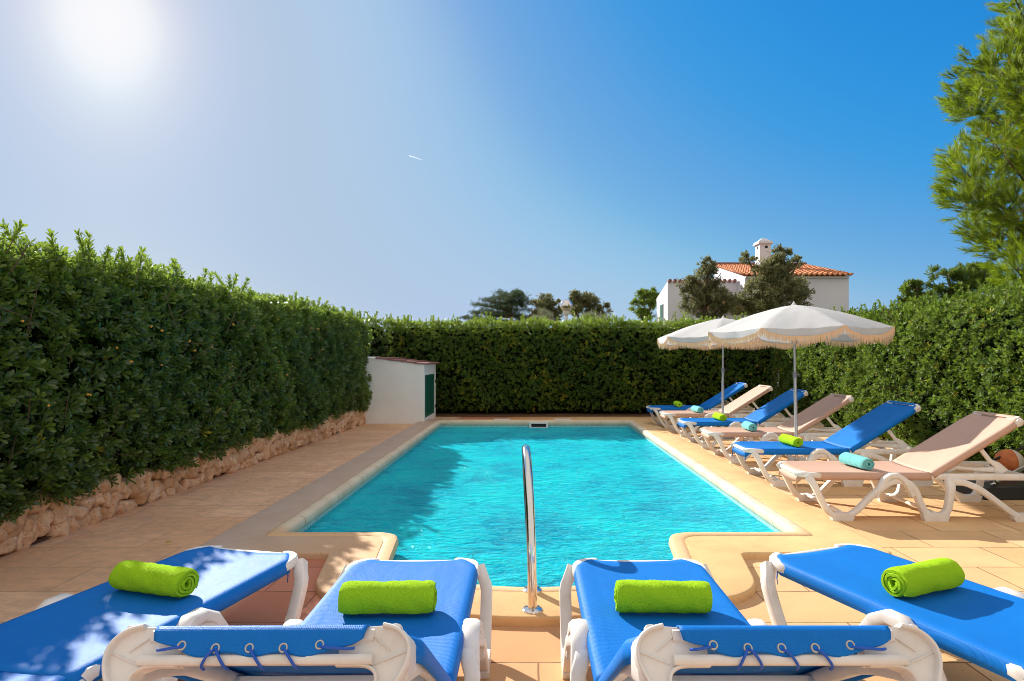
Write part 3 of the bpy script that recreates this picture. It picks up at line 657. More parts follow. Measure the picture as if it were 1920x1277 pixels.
# ------------------------------------------------------------------ sun lounger
BA = 32.0; BL = .86; PIV = 1.05; PZ = .378
def lounger(blue=True, ang=BA, BL=BL, NS=.55, PIV=PIV, TW=.258, HN=1.0):
    cm = M['blue'] if blue else M['beige']
    root = empty('sun_lounger')
    th = R(ang); RY = .276 if ang < 5 else .302; ex = Vector((math.cos(th), 0, math.sin(th))); nz = Vector((-math.sin(th), 0, math.cos(th))); P0 = Vector((PIV, 0, .378))
    def B(u, y, n): return P0 + ex * u + nz * n + Vector((0, y, 0))
    # side frames: one moulded piece each, two arches and three feet
    A1 = [(.045, .345, .075), (.075, .30, .062), (.12, .20, .055), (.18, .09, .055), (.25, .034, .05), (.33, .030, .046), (.42, .075, .05), (.52, .175, .052), (.63, .27, .055), (.74, .318, .06), (.83, .310, .062), (.89, .25, .058), (.94, .13, .06), (.99, .05, .07), (1.07, .034, .055), (1.145, .075, .06), (1.17, .18, .062), (1.18, .27, .07), (1.19, .34, .08)]
    A2 = [(1.19, .315, .07), (1.30, .305, .06), (1.42, .25, .055), (1.55, .155, .052), (1.67, .065, .055), (1.75, .034, .055), (1.82, .05, .058), (1.865, .12, .055), (1.885, .22, .055), (1.895, .33, .07)]
    for sgn in (1, -1):
        b = MB()
        for A_ in (A1, A2):
            c = catmull(A_, 4); pts = [(s, sgn * (.336 - (.034 if ang > 5 or s < .9 else .064) * max(0, (z - .27) / .07)), z) for s, z, t in c]
            b.sweep(pts, [.054] * len(pts), [t * .86 for s, z, t in c], n=16, sq=5.5)
        # rail
        rl = catmull([(-.006, .185, .352, .04), (.015, .225, .354, .045), (.06, .272, .356, .048), (.13, .285, .354, .045), (.25, .272, .345, .04), (1.0, .272, .345, .04), (1.14, .285, .35, .05), (1.22, RY, .352 if ang > 5 else .335, .055), (1.86, RY, .352 if ang > 5 else .335, .055), (1.92, RY, .350 if ang > 5 else .335, .04)], 3)
        b.sweep([(s, sgn * y, z) for s, y, z, t in rl], .042, [t for s, y, z, t in rl], n=12, sq=3.6)
        # curved gusset web between arch and rail (the rounded shoulder seen beside the cloth)
        b.sweep([(.575, sgn * .336, .19), (.615, sgn * .333, .27), (.655, sgn * .326, .33), (.705, sgn * .319, .360), (.765, sgn * .319, .360), (.81, sgn * .325, .33), (.845, sgn * .332, .27), (.875, sgn * .336, .20)], [.05, .054, .062, .07, .07, .062, .054, .05], [.045, .045, .05, .05, .05, .05, .045, .045], n=12, sq=3)
        for poly in ([(.222, 0), (.385, 0), (.40, .030), (.35, .060), (.27, .066), (.212, .050)], [(.962, 0), (1.148, 0), (1.160, .055), (1.12, .066), (1.01, .066), (.945, .060)], [(1.685, 0), (1.86, 0), (1.885, .06), (1.80, .066), (1.72, .062), (1.665, .034)]):
            b.prism(poly, lambda p, k: Vector((p[0], sgn * (.309 + .054 * k), p[1])))
        b.build('side_frame', M['white'], root)
    # cross bars
    for s_, hw, z_, w_, t_ in ((.012, .19, .350, .035, .034), (.78, .30, .325, .045, .03), (1.22, .30, .335, .045, .03), (1.90, .30, .335, .045, .03), (.30, .335, .06, .03, .03), (1.05, .335, .06, .03, .03)):
        MB().sweep([(s_, y * hw, z_) for y in (-1, 0, 1)], w_, t_, up=Vector((1, 0, 0)), n=10).build('cross_bar', M['white'], root)
    # seat sling wrapped over the rails
    def sling(name, f, L0, L1, nu, wid, sagf, wrap=.06, cap=True):
        prof = [(-1, -wrap, .0), (-1.012, -.03, 0), (-1.0, -.010, 0), (-.972, .0, 0), (-.9, .003, 0)] + [(y, .003 - sagf * (1 - y * y), 1) for y in np.linspace(-.78, .78, 13)] + [(.9, .003, 0), (.972, 0, 0), (1.0, -.010, 0), (1.012, -.03, 0), (1, -wrap, 0)]
        V = []; F = []; q = len(prof); us = np.linspace(L0, L1, nu)
        for u in us:
            w = wid(u)
            for y, n, k in prof: V.append(f(u, y * w, n))
        for i in range(nu - 1):
            for j in range(q - 1): F.append((i * q + j, (i + 1) * q + j, (i + 1) * q + j + 1, i * q + j + 1))
        return V, F, q
    W = .297
    def wseat(u): return .195 + (W - .195) * min(1, max(0, (u + .0) / .12)) ** .75
    V, F, q = sling('seat', None if False else (lambda u, y, n: Vector((u, y, .378 + n - .045 * max(0, (.035 - u) / .035) ** 2))), -.002, PIV + .0, 30, wseat, .012)
    # front hem folding down over the foot bar
    k0 = len(V)
    for dz, dx in ((-.03, -.006), (-.062, .002)):
        for j in range(q):
            p = V[j]; V.append(Vector((p.x + dx, p.y, min(p.z, .338) + dz + .012)))
    F += [(j, j + 1, k0 + j + 1, k0 + j) for j in range(q - 1)] + [(k0 + j, k0 + j + 1, k0 + q + j + 1, k0 + q + j) for j in range(q - 1)]
    o = raw('seat_sling', V, F, cm, root, True, 60); md = o.modifiers.new('thickness', 'SOLIDIFY'); md.thickness = .003
    # back sling
    def wback(u):
        e = max(0, (u - (BL - .13)) / .13); return W - (W - TW - .004) * e ** 1.5
    V, F, q = sling('back', B, .0, BL, 26, wback, .014, .05)
    o = raw('back_sling', V, F, cm, root, True, 60); md = o.modifiers.new('thickness', 'SOLIDIFY'); md.thickness = .003
    sl = o
    # sleeve over the top bar; its flap closes the end face of the back and is laced to the lower bar
    E = BL + .012
    V = []; F = []; NY = 45; prof = [(BL - .02, .003, None), (BL - .004, .0045, None), (E + .002, .001, None), (E + .008, -.008, None)] + [(E + .009, None, t) for t in (.15, .35, .55, .75, .9, 1.0)]
    for (u, n, t) in prof:
        for j in range(NY):
            y = -1 + 2 * j / (NY - 1); e = abs(y); w = TW
            if t is None: V.append(B(u, y * w, n)); continue
            hem = -.060 - .005 * math.cos(y * 13 + .4) + .036 * max(0, (e - .66) / .34) ** 1.1
            nn = -.008 + (hem + .008) * t; V.append(B(u + .0012 * math.sin(j * .9) * t - .002 * t, y * w * (1 - .02 * t), nn * HN))
    for i in range(len(prof) - 1):
        for j in range(NY - 1): F.append((i * NY + j, i * NY + j + 1, (i + 1) * NY + j + 1, (i + 1) * NY + j))
    o = raw('head_sleeve', V, F, cm, sl, True, 70); md = o.modifiers.new('thickness', 'SOLIDIFY'); md.thickness = .003; md.offset = 0
    ys = (-.143, -.078, -.014, .050, .118)
    eo = Vector((0, 1, 0))
    for y in ys:
        b = MB(); rr, r2 = .0072, .0022; cc = B(E + .0085, y, (-.046 + (.006 if abs(y) > .1 else 0)) * HN); NN, nn = 16, 6; V = []
        for i in range(NN):
            a = 2 * math.pi * i / NN; rad = nz * math.cos(a) + eo * math.sin(a)
            for k in range(nn):
                c = 2 * math.pi * k / nn; V.append(cc + rad * (rr + r2 * math.cos(c)) + ex * r2 * math.sin(c))
        F = [(i * nn + k, i * nn + (k + 1) % nn, ((i + 1) % NN) * nn + (k + 1) % nn, ((i + 1) % NN) * nn + k) for i in range(NN) for k in range(nn)]
        b.add(V, F); ey = b.build('eyelet', M['eyelet'], sl)
        b = MB(); b.prism([(.0062 * math.cos(t * .6283), .0062 * math.sin(t * .6283)) for t in range(10)], lambda p, k: cc + nz * p[0] + eo * p[1] + ex * (-.001 - .001 * k)); b.build('eyelet_hole', M['shadow_gap'], ey)
    def cord(p): p = [q_ + nz * (q_ - B(0, 0, 0)).dot(nz) * (HN - 1) for q_ in p]; MB().tube([Vector(x) for x in catmull(p, 4)], .0027, 7).build('lace', M['cord'], root)
    cord([B(E + .006, ys[0], -.043), B(E + .014, ys[0] - .012, -.046), B(E + .014, -.176, -.050), B(E + .006, -.188, -.049)])
    cord([B(E + .006, ys[4], -.043), B(E + .014, ys[4] + .012, -.046), B(E + .014, .170, -.050), B(E + .006, .184, -.047)])
    for y, d in ((ys[1], -.020), (ys[2], .026), (ys[3], .026), (ys[1], .022)):
        cord([B(E + .004, y, -.048), B(E + .014, y + d * .25, -.054), B(E + .013, y + d * .7, -.070), B(E + .004, y + d, -.083), B(E - .014, y + d * 1.1, -.086)])
    # back frame: side rails deepen towards the head, lower bar across the end face
    fr = MB()
    for s in (1, -1):
        rl = catmull([(.0, .272, -.024, .034), (.35, .272, -.026, .038), (BL - .24, .270, -.030, .045), (BL - .02, .268, -.052 * NS - .003, .085 * NS + .01)], 4)
        fr.sweep([B(u, s * y, n) for u, y, n, t in rl], .034, [t for u, y, n, t in rl], n=12, sq=3.4)
    fr.sweep([B(E - .004, y * .22, -.069 * HN) for y in (-1, -.6, -.2, .2, .6, 1)], .020, .024, up=nz, n=10, sq=3)
    fr.sweep([B(BL - .004, y * .215, -.014) for y in (-1, -.5, 0, .5, 1)], .022, .026, up=ex, n=10)
    bf = fr.build('back_frame', M['white'], root)
    for s in (1, -1):
        c = MB()
        outl = [(.15, -.002), (.235, .004), (.262, -.004), (.281, -.022), (.290, -.046), (.287, -.075), (.274, -.108), (.258, -.135), (.226, -.135), (.230, -.108), (.222, -.090), (.200, -.080), (.15, -.079)]
        outl = [(y, n * NS * HN if n < 0 else n) for y, n in outl]
        c.prism(outl, lambda p, k: B(E - .012 - .03 * k, s * p[0], p[1]))
        rim = catmull(outl[1:8] if NS == 1 else outl[1:6], 4)
        c.sweep([B(E - .014, s * (y - .003), n) for y, n in rim], .034 if NS == 1 else .014, .010, up=ex, n=12, sq=3)
        c.sweep([B(E - .010, s * y, n) for y, n in catmull(outl[8:], 4)], .024, .008, up=ex, n=8, sq=3)
        for (ya, na, yb, nb_) in ((.206, -.010, .250, -.050), (.222, -.078, .284, -.050)):
            na *= NS * HN; nb_ *= NS * HN; c.sweep([B(E - .012, s * ya, na), B(E - .0095, s * (ya + yb) / 2, (na + nb_) / 2), B(E - .012, s * yb, nb_)], .008, .003, up=ex, n=6)
        c.sweep([B(E - .03, s * .256, .001), B(E - .012, s * .256, .001), B(E - .004, s * .256, .000)], .022, .012, n=8)
        c.build('head_corner', M['white'], bf, bevel=.002)
    # prop: two struts with wide feet and a link bar, only when the back is raised
    UP_ = .46 if NS < 1 else .20
    if ang > 5:
        for s in (1, -1):
            top_ = B(UP_, s * .255, -.03); ft = Vector((1.64, s * .262, .375))
            md_ = (top_ + ft) / 2 + Vector((.0, 0, -.01))
            pr = MB(); pr.sweep([top_, md_, ft + Vector((-.04, 0, .07)), ft], .028, [.035, .035, .055, .12], n=10, sq=3)
            pr.sweep([Vector((1.16, s * .25, .375)), Vector((1.28, s * .25, .42)), Vector((1.42, s * .25, .405)), Vector((1.60, s * .255, .40))], .022, [.06, .035, .03, .05], n=8)
            pr.build('prop', M['white'], root)
        MB().sweep([B(UP_, y * .255, -.03) for y in (-1, 0, 1)], .03, .03, up=ex, n=8).build('prop_bar', M['white'], root)
        MB().sweep([Vector((1.44, y * .25, .375)) for y in (-1, 0, 1)], .03, .03, up=Vector((1, 0, 0)), n=8).build('prop_bar', M['white'], root)
    return root

def towel(aqua=False, seed=0):
    """rolled terry towel, axis along local Y, resting on z=0"""
    r_ = random.Random(seed); LN = .35; NS = 64; turns = 3.25; N = 150; th = .0112
    sect = []
    for i in range(N):
        a = i / (N - 1); ang = a * turns * 2 * math.pi + 2.2 + r_.uniform(-.0, .0); rad = .012 + .0455 * a
        sect.append((ang, rad))
    V = []; F = []; ph1, ph2 = r_.uniform(0, 6), r_.uniform(0, 6)
    for k in range(NS):
        y = -LN / 2 + LN * k / (NS - 1); e = abs(2 * k / (NS - 1) - 1); endr = 1 - .10 * max(0, (e - .86) / .14) ** 2
        ring = []
        for side in (1, -1):
            seq = sect if side == 1 else list(reversed(sect))
            for ang, rad in seq:
                r = rad + side * th / 2 * .93
                outer = rad > .045
                w = 1 + (.02 * math.sin(ang * 2 + y * 9 + ph1) + .013 * math.sin(ang * 5 + y * 31 + ph2))
                r = r * w * endr + r_.uniform(-.0009, .0009) + (.0016 * math.sin(y * 60 + ang * 3 + ph1) * math.sin(y * 23 + ph2))
                x = r * math.cos(ang); z = r * math.sin(ang); z = z * (.98 if z > 0 else .93)
                yo = (rad - .03) * .10 * (1 if y > 0 else -1) * -1 + .003 * math.sin(ang * 1.3 + ph1)
                ring.append(Vector((x, y + yo, z + .0575)))
        V += ring
    q = 2 * N
    for k in range(NS - 1):
        for j in range(q): F.append((k * q + j, k * q + (j + 1) % q, (k + 1) * q + (j + 1) % q, (k + 1) * q + j))
    for k, flip in ((0, False), (NS - 1, True)):
        for j in range(N - 1):
            f = (k * q + j, k * q + j + 1, k * q + 2 * N - 2 - j, k * q + 2 * N - 1 - j); F.append(tuple(reversed(f)) if flip else f)
    o = raw('rolled_towel', V, F, M['aqua_towel' if aqua else 'green_towel'], None, True, 55)
    return o

P_blue = lounger(True); P_beige = lounger(False); P_near = lounger(True, 34.3, .745, 1.0, 1.10, .203, .84); P_flat = lounger(True, .5, .70, 1.0, 1.21, .203)
spots = [  # proto, foot x, centre y, heading (direction foot->head), label, group
    (P_beige, 2.235, 5.36, R(-1.5), 'beige lounger nearest the camera in the row along the right side, turquoise towel on it', 0),
    (P_blue, 2.245, 6.66, R(.5), 'blue lounger with lime green towel, nearest blue one in the row on the right', 0),
    (P_beige, 2.27, 8.05, R(0), 'beige lounger behind the front parasol pole, third from the camera in the right row', 0),
    (P_blue, 2.265, 9.33, R(0), 'blue lounger with part shaded back, standing between the two parasol poles', 0),
    (P_beige, 2.27, 10.66, R(.7), 'beige lounger behind the rear parasol pole, second from the far hedge', 0),
    (P_blue, 2.26, 11.85, R(.5), 'blue lounger farthest from the camera, right before the far hedge', 0),
    (P_near, -.548, 2.92, R(-89.2), 'blue lounger with raised back facing the pool, left of the steel handrail', 1),
    (P_near, .488, 2.92, R(-90.0), 'blue lounger with raised back facing the pool, right of the steel handrail', 1),
    (P_flat, -1.40, 3.07, R(-90 - 13.0), 'flat blue lounger in dappled shade at the lower left, turned outwards', 1),
    (P_flat, 1.385, 3.07, R(-90 + 20.5), 'flat blue lounger in full sun at the lower right, turned outwards', 1)]
used = set(); tw_spots = []
for i, (pr, x, y, a, lab, gr) in enumerate(spots):
    o = pr if pr.name not in used else copy_tree(pr); used.add(pr.name)
    # heading: local +x points from foot to head
    o.location = (x, y, 0); o.rotation_euler = (0, 0, a)
    tag(o, lab, 'sun lounger', 'sun loungers in the row beside the pool' if gr == 0 else 'blue sun loungers at the near end of the pool')
    tw_spots.append((x, y, a))
T_green = towel(False, 1); T_green2 = towel(False, 5); T_aqua = towel(True, 3)
tl = [ (0, .59, T_aqua, 6, 'rolled turquoise towel on the beige lounger nearest the camera'), (1, .56, T_green, 3, 'rolled lime green towel on the nearest blue lounger of the right row'),
       (2, .58, T_aqua, -4, 'rolled turquoise towel on the third lounger of the right row, beside the front parasol pole'), (3, .58, T_green, 2, 'rolled lime green towel on the blue lounger between the parasol poles'),
       (4, .60, T_aqua, 5, 'rolled turquoise towel on the beige lounger next to the farthest blue one'), (5, .55, T_green2, -3, 'rolled lime green towel on the farthest lounger before the hedge'),
       (6, .62, T_green2, 1, 'rolled lime green towel left of the handrail, on the lounger with raised back'), (7, .62, T_green, -2, 'rolled lime green towel right of the handrail, on the lounger with raised back'),
       (8, .60, T_green, -4, 'rolled lime green towel on the dappled flat lounger at the lower left'), (9, .60, T_green2, 3, 'rolled lime green towel on the sunny flat lounger at the lower right')]
usedt = set()
for k, s, pr, da, lab in tl:
    if pr.name in usedt: o = pr.copy(); COL.objects.link(o)
    else: o = pr; usedt.add(pr.name)
    x, y, a = tw_spots[k]; o.location = (x + math.cos(a) * s, y + math.sin(a) * s, .366)
    o.rotation_euler = (0, 0, a + R(da) + (math.pi if k in (1, 3, 5, 6, 9) else 0)); o.scale = (1.08, 1.0, 1.08) if k > 5 else (1, 1, 1)
    tag(o, lab, 'towel', 'turquoise rolled towels' if pr is T_aqua else 'lime green rolled towels')

# ------------------------------------------------------------------ handrail
hr = empty('pool_handrail', (0, 3.12, CZ), label='polished steel grab rail bolted to the coping at the pool steps', cat='handrail')
path = [(0, 0, .0), (0, .0, .12), (-.004, .03, .30), (-.012, .10, .50), (-.022, .20, .66), (-.032, .32, .745), (-.038, .44, .755), (-.038, .54, .70), (-.034, .575, .60), (-.026, .53, .46), (-.015, .40, .30), (-.005, .30, .16), (0, .27, .06), (0, .265, 0)]
MB().tube([Vector(p) for p in catmull(path, 6)], .024, 18).build('rail', M['steel'], hr)
for y in (0, .265):
    b = MB(); b.lathe([(.0, .016), (.024, .016), (.028, .014), (.045, .010), (.052, .005), (.053, .0)], (0, y, 0), 24); fl = b.build('flange', M['steel'], hr)
    for k in range(3):
        a = k * 2.094 + .6; MB().lathe([(0, .006), (.005, .005), (.006, 0)], (.038 * math.cos(a), y + .038 * math.sin(a), .0115), 8).build('screw', M['grey_plastic'], fl)

# ------------------------------------------------------------------ parasols
def parasol(seed=0):
    r_ = random.Random(seed)
    root = empty('parasol')
    RR = 1.07; TOP = 1.98; RIM = 1.655; NR = 8; NU = 8; NV = 12
    MB().tube([(0, 0, 0), (0, 0, 1.14)], .0195, 14).add([], []).build('pole', M['pole'], root)
    MB().tube([(0, 0, 1.10), (0, 0, TOP - .02)], .0155, 12).build('upper_pole', M['pole'], root)
    b = MB(); b.tube([(0, 0, 1.08), (0, 0, 1.15)], .026, 14); b.tube([(.02, 0, 1.115), (.05, 0, 1.115)], .006, 8); b.tube([(.05, -.018, 1.115), (.05, .018, 1.115)], .007, 8); b.build('joint_knob', M['grey_plastic'], root)
    MB().lathe([(.0, .045), (.007, .04), (.012, .022), (.026, .006), (.034, -.005), (.0, -.008)], (0, 0, TOP), 14).build('finial', M['canopy'], root)
    b = MB(); b.lathe([(.02, -.02), (.035, -.02), (.035, .03), (.02, .03)], (0, 0, 1.52), 14); b.build('hub', M['grey_plastic'], root)
    def zc(f): return TOP - .005 - (TOP - RIM) * (f ** 1.55 * .80 + f * .20)
    def cano(a, f):
        seg = 2 * math.pi / NR; k = (a % seg) / seg; t = 4 * k * (1 - k)      # 0 at ribs 1 mid panel
        rr = RR * f * (1 - t * (1 - math.cos(seg / 2)) * .95)
        z = zc(f) - .020 * t * f * f - .0 * t + .004 * math.sin(a * 23 + f * 9) * f * t + .0035 * math.sin(k * 60 + f * 14) * (1 - t) * f
        return rr, z
    V = []; F = []; NA = NR * NV
    for i in range(NU + 1):
        f = .012 + .988 * i / NU
        for j in range(NA):
            a = 2 * math.pi * j / NA; rr, z = cano(a, f); V.append((rr * math.cos(a), rr * math.sin(a), z))
    for i in range(NU):
        for j in range(NA): F.append((i * NA + j, i * NA + (j + 1) % NA, (i + 1) * NA + (j + 1) % NA, (i + 1) * NA + j))
    # valance: curved scallops dropping between the rib tips
    base = NU * NA; low = []
    for q, dq in enumerate((.34, .67, 1.0)):
        for j in range(NA):
            a = 2 * math.pi * j / NA; rr, z = cano(a, 1.0); k = (j % NV) / NV; t = (4 * k * (1 - k)) ** .55
            d = (.012 + .088 * t) * dq; fl = (.009 * math.sin(a * 17 + seed) + .006 * math.sin(a * 41 + 2 * seed)) * dq * t
            V.append(((rr + .012 * dq + fl) * math.cos(a), (rr + .012 * dq + fl) * math.sin(a), z - d))
    for q in range(3):
        for j in range(NA): 
            A_ = base + q * NA; F.append((A_ + j, A_ + (j + 1) % NA, A_ + NA + (j + 1) % NA, A_ + NA + j))
    o = raw('canopy', V, F, M['canopy'], root, True, 28); md = o.modifiers.new('thickness', 'SOLIDIFY'); md.thickness = .0025; md.offset = -1
    # fringe of knotted threads along the scalloped edge
    FV = []; FF = []
    lowring = V[-NA:]
    for j in range(NA):
        p0 = Vector(lowring[j]); p1 = Vector(lowring[(j + 1) % NA]); m = 8
        for k in range(m):
            p = p0.lerp(p1, (k + .5) / m); tdir = (p1 - p0).normalized(); rad = Vector((p.x, p.y, 0)).normalized()
            ln = .074 * r_.uniform(.8, 1.1); w = (p1 - p0).length / m * .52
            sway = tdir * r_.uniform(-.006, .006) + rad * r_.uniform(-.008, .008)
            top = p + Vector((0, 0, .018)) + rad * .003; mid = p + Vector((0, 0, -ln * .45)) + sway * .5 + rad * .003; bot = p + Vector((0, 0, -ln)) + sway
            k0 = len(FV)
            for c, ww in ((top, w * 1.08), (mid, w * .8), (bot, w * .35)):
                FV += [c - tdir * ww, c + rad * ww * .8, c + tdir * ww]
            for s in (0, 3):
                FF += [(k0 + s, k0 + s + 1, k0 + s + 4, k0 + s + 3), (k0 + s + 1, k0 + s + 2, k0 + s + 5, k0 + s + 4), (k0 + s + 2, k0 + s, k0 + s + 3, k0 + s + 5)]
    raw('fringe', FV, FF, M['fringe'], o, True, 50)
    for k in range(NR):
        a = 2 * math.pi * k / NR; ca, sa = math.cos(a), math.sin(a)
        b = MB(); b.tube([(RR * f * .985 * ca, RR * f * .985 * sa, zc(f) - .012) for f in np.linspace(.02, .98, 9)], .005, 6); rb = b.build('rib', M['pole'], root)
        MB().tube([(.035 * ca, .035 * sa, 1.53), (RR * .5 * ca, RR * .5 * sa, zc(.5) - .015)], .0045, 6).build('stretcher', M['pole'], rb)
    b = MB(); b.lathe([(.0, .07), (.026, .07), (.028, .02), (.17, .014), (.19, .0)], (0, 0, 0), 24); b.build('base', M['grey_plastic'], root)
    return root
pa = parasol(1); pb = copy_tree(pa)
pa.location = (3.26, 7.56, 0); pa.rotation_euler = (R(-1.0), R(-.6), R(4))
pb.location = (3.15, 10.15, 0); pb.rotation_euler = (R(0), R(.3), R(22))
tag(pa, 'white fringed parasol nearest the camera, its aluminium pole between the loungers', 'parasol', 'white fringed parasols')
tag(pb, 'white fringed parasol farther back, partly covered by the front parasol', 'parasol', 'white fringed parasols')

# ------------------------------------------------------------------ ball and hoop base
ball = empty('ball', (4.86, 6.25, .262), rz=R(20), label='orange and white ball lying behind the nearest beige lounger', cat='ball')
def ballpatch(a0, a1, name, m):
    V = []; F = []; n, k = 12, 14; rr = .132
    for i in range(n + 1):
        la = math.pi * i / n
        for j in range(k + 1):
            a = a0 + (a1 - a0) * j / k; V.append((rr * math.sin(la) * math.cos(a), rr * math.sin(la) * math.sin(a), rr * math.cos(la)))
    for i in range(n):
        for j in range(k): F.append((i * (k + 1) + j, (i + 1) * (k + 1) + j, (i + 1) * (k + 1) + j + 1, i * (k + 1) + j + 1))
    return raw(name, V, F, m, ball, True)
om = mat('orange_rubber', (.62, .17, .04), .6); g_ = G(om); g_.normal(g_.bump(g_.noise(g_.coords('Object'), 90, 2), .4, .003)); g_.base(g_.ramp(g_.noise(g_.coords('Object'), 8, 4), [(.35, (.5, .12, .03)), (.7, (.72, .24, .06))]))
wm = mat('white_rubber', (.72, .66, .55), .6)
ballpatch(R(-70), R(248), 'orange_panel', om); ballpatch(R(248), R(290), 'white_panel', wm)
hb = empty('hoop_base', (4.75, 6.0, 0), label='black plastic hoop base with slanting struts behind the nearest beige lounger', cat='hoop base')
def rbox(mb, lo, hi, tp):    # tapered tank
    x0, y0, z0 = lo; x1, y1, z1 = hi
    mb.add([(x0, y0, z0), (x1, y0, z0), (x1, y1, z0), (x0, y1, z0), (x0 + tp, y0 + tp, z1), (x1 - tp, y0 + tp, z1), (x1 - tp, y1 - tp, z1), (x0 + tp, y1 - tp, z1)],
           [(0, 3, 2, 1), (4, 5, 6, 7), (0, 1, 5, 4), (1, 2, 6, 5), (2, 3, 7, 6), (3, 0, 4, 7)])
b = MB(); rbox(b, (-.55, -.30, 0), (.45, .35, .125), .05); tk = b.build('tank', M['black'], hb, True, 30, bevel=.018)
MB().lathe([(0, .02), (.035, .02), (.038, 0)], (-.35, -.05, .125), 16).build('cap', M['grey_plastic'], tk)
MB().tube([(-.42, -.22, .13), (-.1, -.12, .25), (.62, .02, .52)], .012, 8).build('strut', M['pole'], hb)
MB().tube([(-.22, .20, .24), (.55, .30, .50)], .014, 8).build('strut', M['black'], hb)
MB().tube([(-.22, .20, .10), (-.22, .20, .24)], .014, 8).build('bracket', M['black'], hb)
b = MB()
for k in range(5): b.tube([(-.46 + k * .015, -.25, .14), (-.42, -.27 + k * .01, .15 + .01 * k), (-.37, -.24, .14)], .005, 5)
b.build('chain', M['steel'], hb)

# ------------------------------------------------------------------ house
H0 = Vector((9.7, 28, 0))
house = empty('villa', tuple(H0), label='two storey white villa with orange tiled roof beyond the right hedge', cat='house')
def hp(x, y, z): return (x - H0.x, y - H0.y, z)
XA, XB, YA, YB, ZE, ZR = 9.7, 14.45, 28.0, 32.7, 5.02, 6.18
b = MB()
b.add([hp(XA, YA, -.1), hp(XB, YA, -.1), hp(XB, YA, ZE), hp(XA, YA, ZE), hp(XB, YB, -.1), hp(XB, YB, ZR), hp(XA, YB, -.1), hp(XA, YB, ZR)],
      [(0, 1, 2, 3), (1, 4, 5, 2), (4, 6, 7, 5)])
# left gable wall with an open loggia: opening in y (28.9..31.2), z 3.9..4.9
o0, o1, oz0, oz1 = 29.2, 31.6, 3.7, 4.75
b.add([hp(XA, YA, -.1), hp(XA, YA, ZE), hp(XA, YB, ZR), hp(XA, YB, -.1), hp(XA, o0, oz0), hp(XA, o0, oz1 - .12), hp(XA, o1, oz1 + .2), hp(XA, o1, oz0)], [(0, 4, 5, 1), (1, 5, 6, 2), (2, 6, 7, 3), (3, 7, 4, 0)])
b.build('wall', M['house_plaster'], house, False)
b = MB(); b.add([hp(XA + d, y, z) for d in (0, 1.4) for y, z in ((o0, oz0), (o0, oz1 - .12), (o1, oz1 + .2), (o1, oz0))], [(0, 4, 5, 1), (1, 5, 6, 2), (2, 6, 7, 3), (3, 7, 4, 0), (4, 7, 6, 5)])
b.build('loggia', M['tan_plaster'], house, False)
def tiled_roof(name, X0, X1, Y0, Z0, Y1, Z1, parent, pitch=.235, m=M['clay'], over=.12):
    """barrel tiles in courses running down the slope from (Y1,Z1) ridge to (Y0,Z0) eave"""
    V = []; F = []; ncol = int((X1 - X0 + 2 * over) / pitch); L = math.hypot(Y1 - Y0, Z1 - Z0); nr = max(3, int(L / .33)); dy = (Y1 - Y0) / L; dz = (Z1 - Z0) / L
    nx = 8
    for r in range(nr + 1):
        for e in (0, 1):
            s = (r + (0 if e == 0 else .98)) * L / nr - (.18 if r == 0 and e == 0 else 0)
            lift = .045 if e == 0 else .0
            row = []
            for c in range(ncol * nx + 1):
                x = X0 - over + c * pitch / nx; ph_ = 2 * math.pi * c / nx; h = .05 * math.cos(ph_) + lift
                row.append(hp(x, Y0 + dy * s - dz * h, Z0 + dz * s + dy * h + .07))
            V += row
    q = ncol * nx + 1
    for i in range(2 * (nr + 1) - 1):
        for c in range(q - 1): F.append((i * q + c, i * q + c + 1, (i + 1) * q + c + 1, (i + 1) * q + c))
    o = raw(name, V, F, m, parent, True, 40); md = o.modifiers.new('thickness', 'SOLIDIFY'); md.thickness = .03; return o
tiled_roof('roof', XA, XB, YA - .12, ZE, YB, ZR, house)
b = MB(); b.tube([hp(XA - .12, YB, ZR + .12), hp(XB + .15, YB, ZR + .12)], .10, 10); b.build('ridge_tiles', M['clay_dark'], house)
b = MB(); b.box(hp(XA + .02, YA - .10, ZE - .08), hp(XB - .02, YA - .01, ZE + .0)); b.build('cornice', M['house_plaster'], house, False)
# chimney
ch = MB(); cx, cy = 12.0, 31.9
ch.box(hp(cx - .29, cy - .33, 5.4), hp(cx + .29, cy + .33, 7.18)); chm = ch.build('chimney', M['house_plaster'], house, False)
b = MB(); b.box(hp(cx - .38, cy - .43, 7.18), hp(cx + .38, cy + .43, 7.25)); b.box(hp(cx - .36, cy - .36, 7.27), hp(cx + .36, cy + .36, 7.33))
b.add([hp(cx - .3, cy - .3, 7.33), hp(cx + .3, cy - .3, 7.33), hp(cx + .3, cy + .3, 7.33), hp(cx - .3, cy + .3, 7.33), hp(cx - .1, cy - .1, 7.5), hp(cx + .1, cy - .1, 7.5), hp(cx + .1, cy + .1, 7.5), hp(cx - .1, cy + .1, 7.5)], [(0, 1, 5, 4), (1, 2, 6, 5), (2, 3, 7, 6), (3, 0, 4, 7), (4, 5, 6, 7)])
b.build('chimney_cap', M['house_plaster'], chm, False)
for dx in (.05,): MB().box(hp(cx + dx - .07, cy - .335, 6.95), hp(cx + dx + .07, cy - .32, 7.08)).build('flue_hole', M['shadow_gap'], chm, False)
MB().box(hp(cx - .295, cy - .1, 6.95), hp(cx - .28, cy + .05, 7.08)).build('flue_hole', M['shadow_gap'], chm, False)
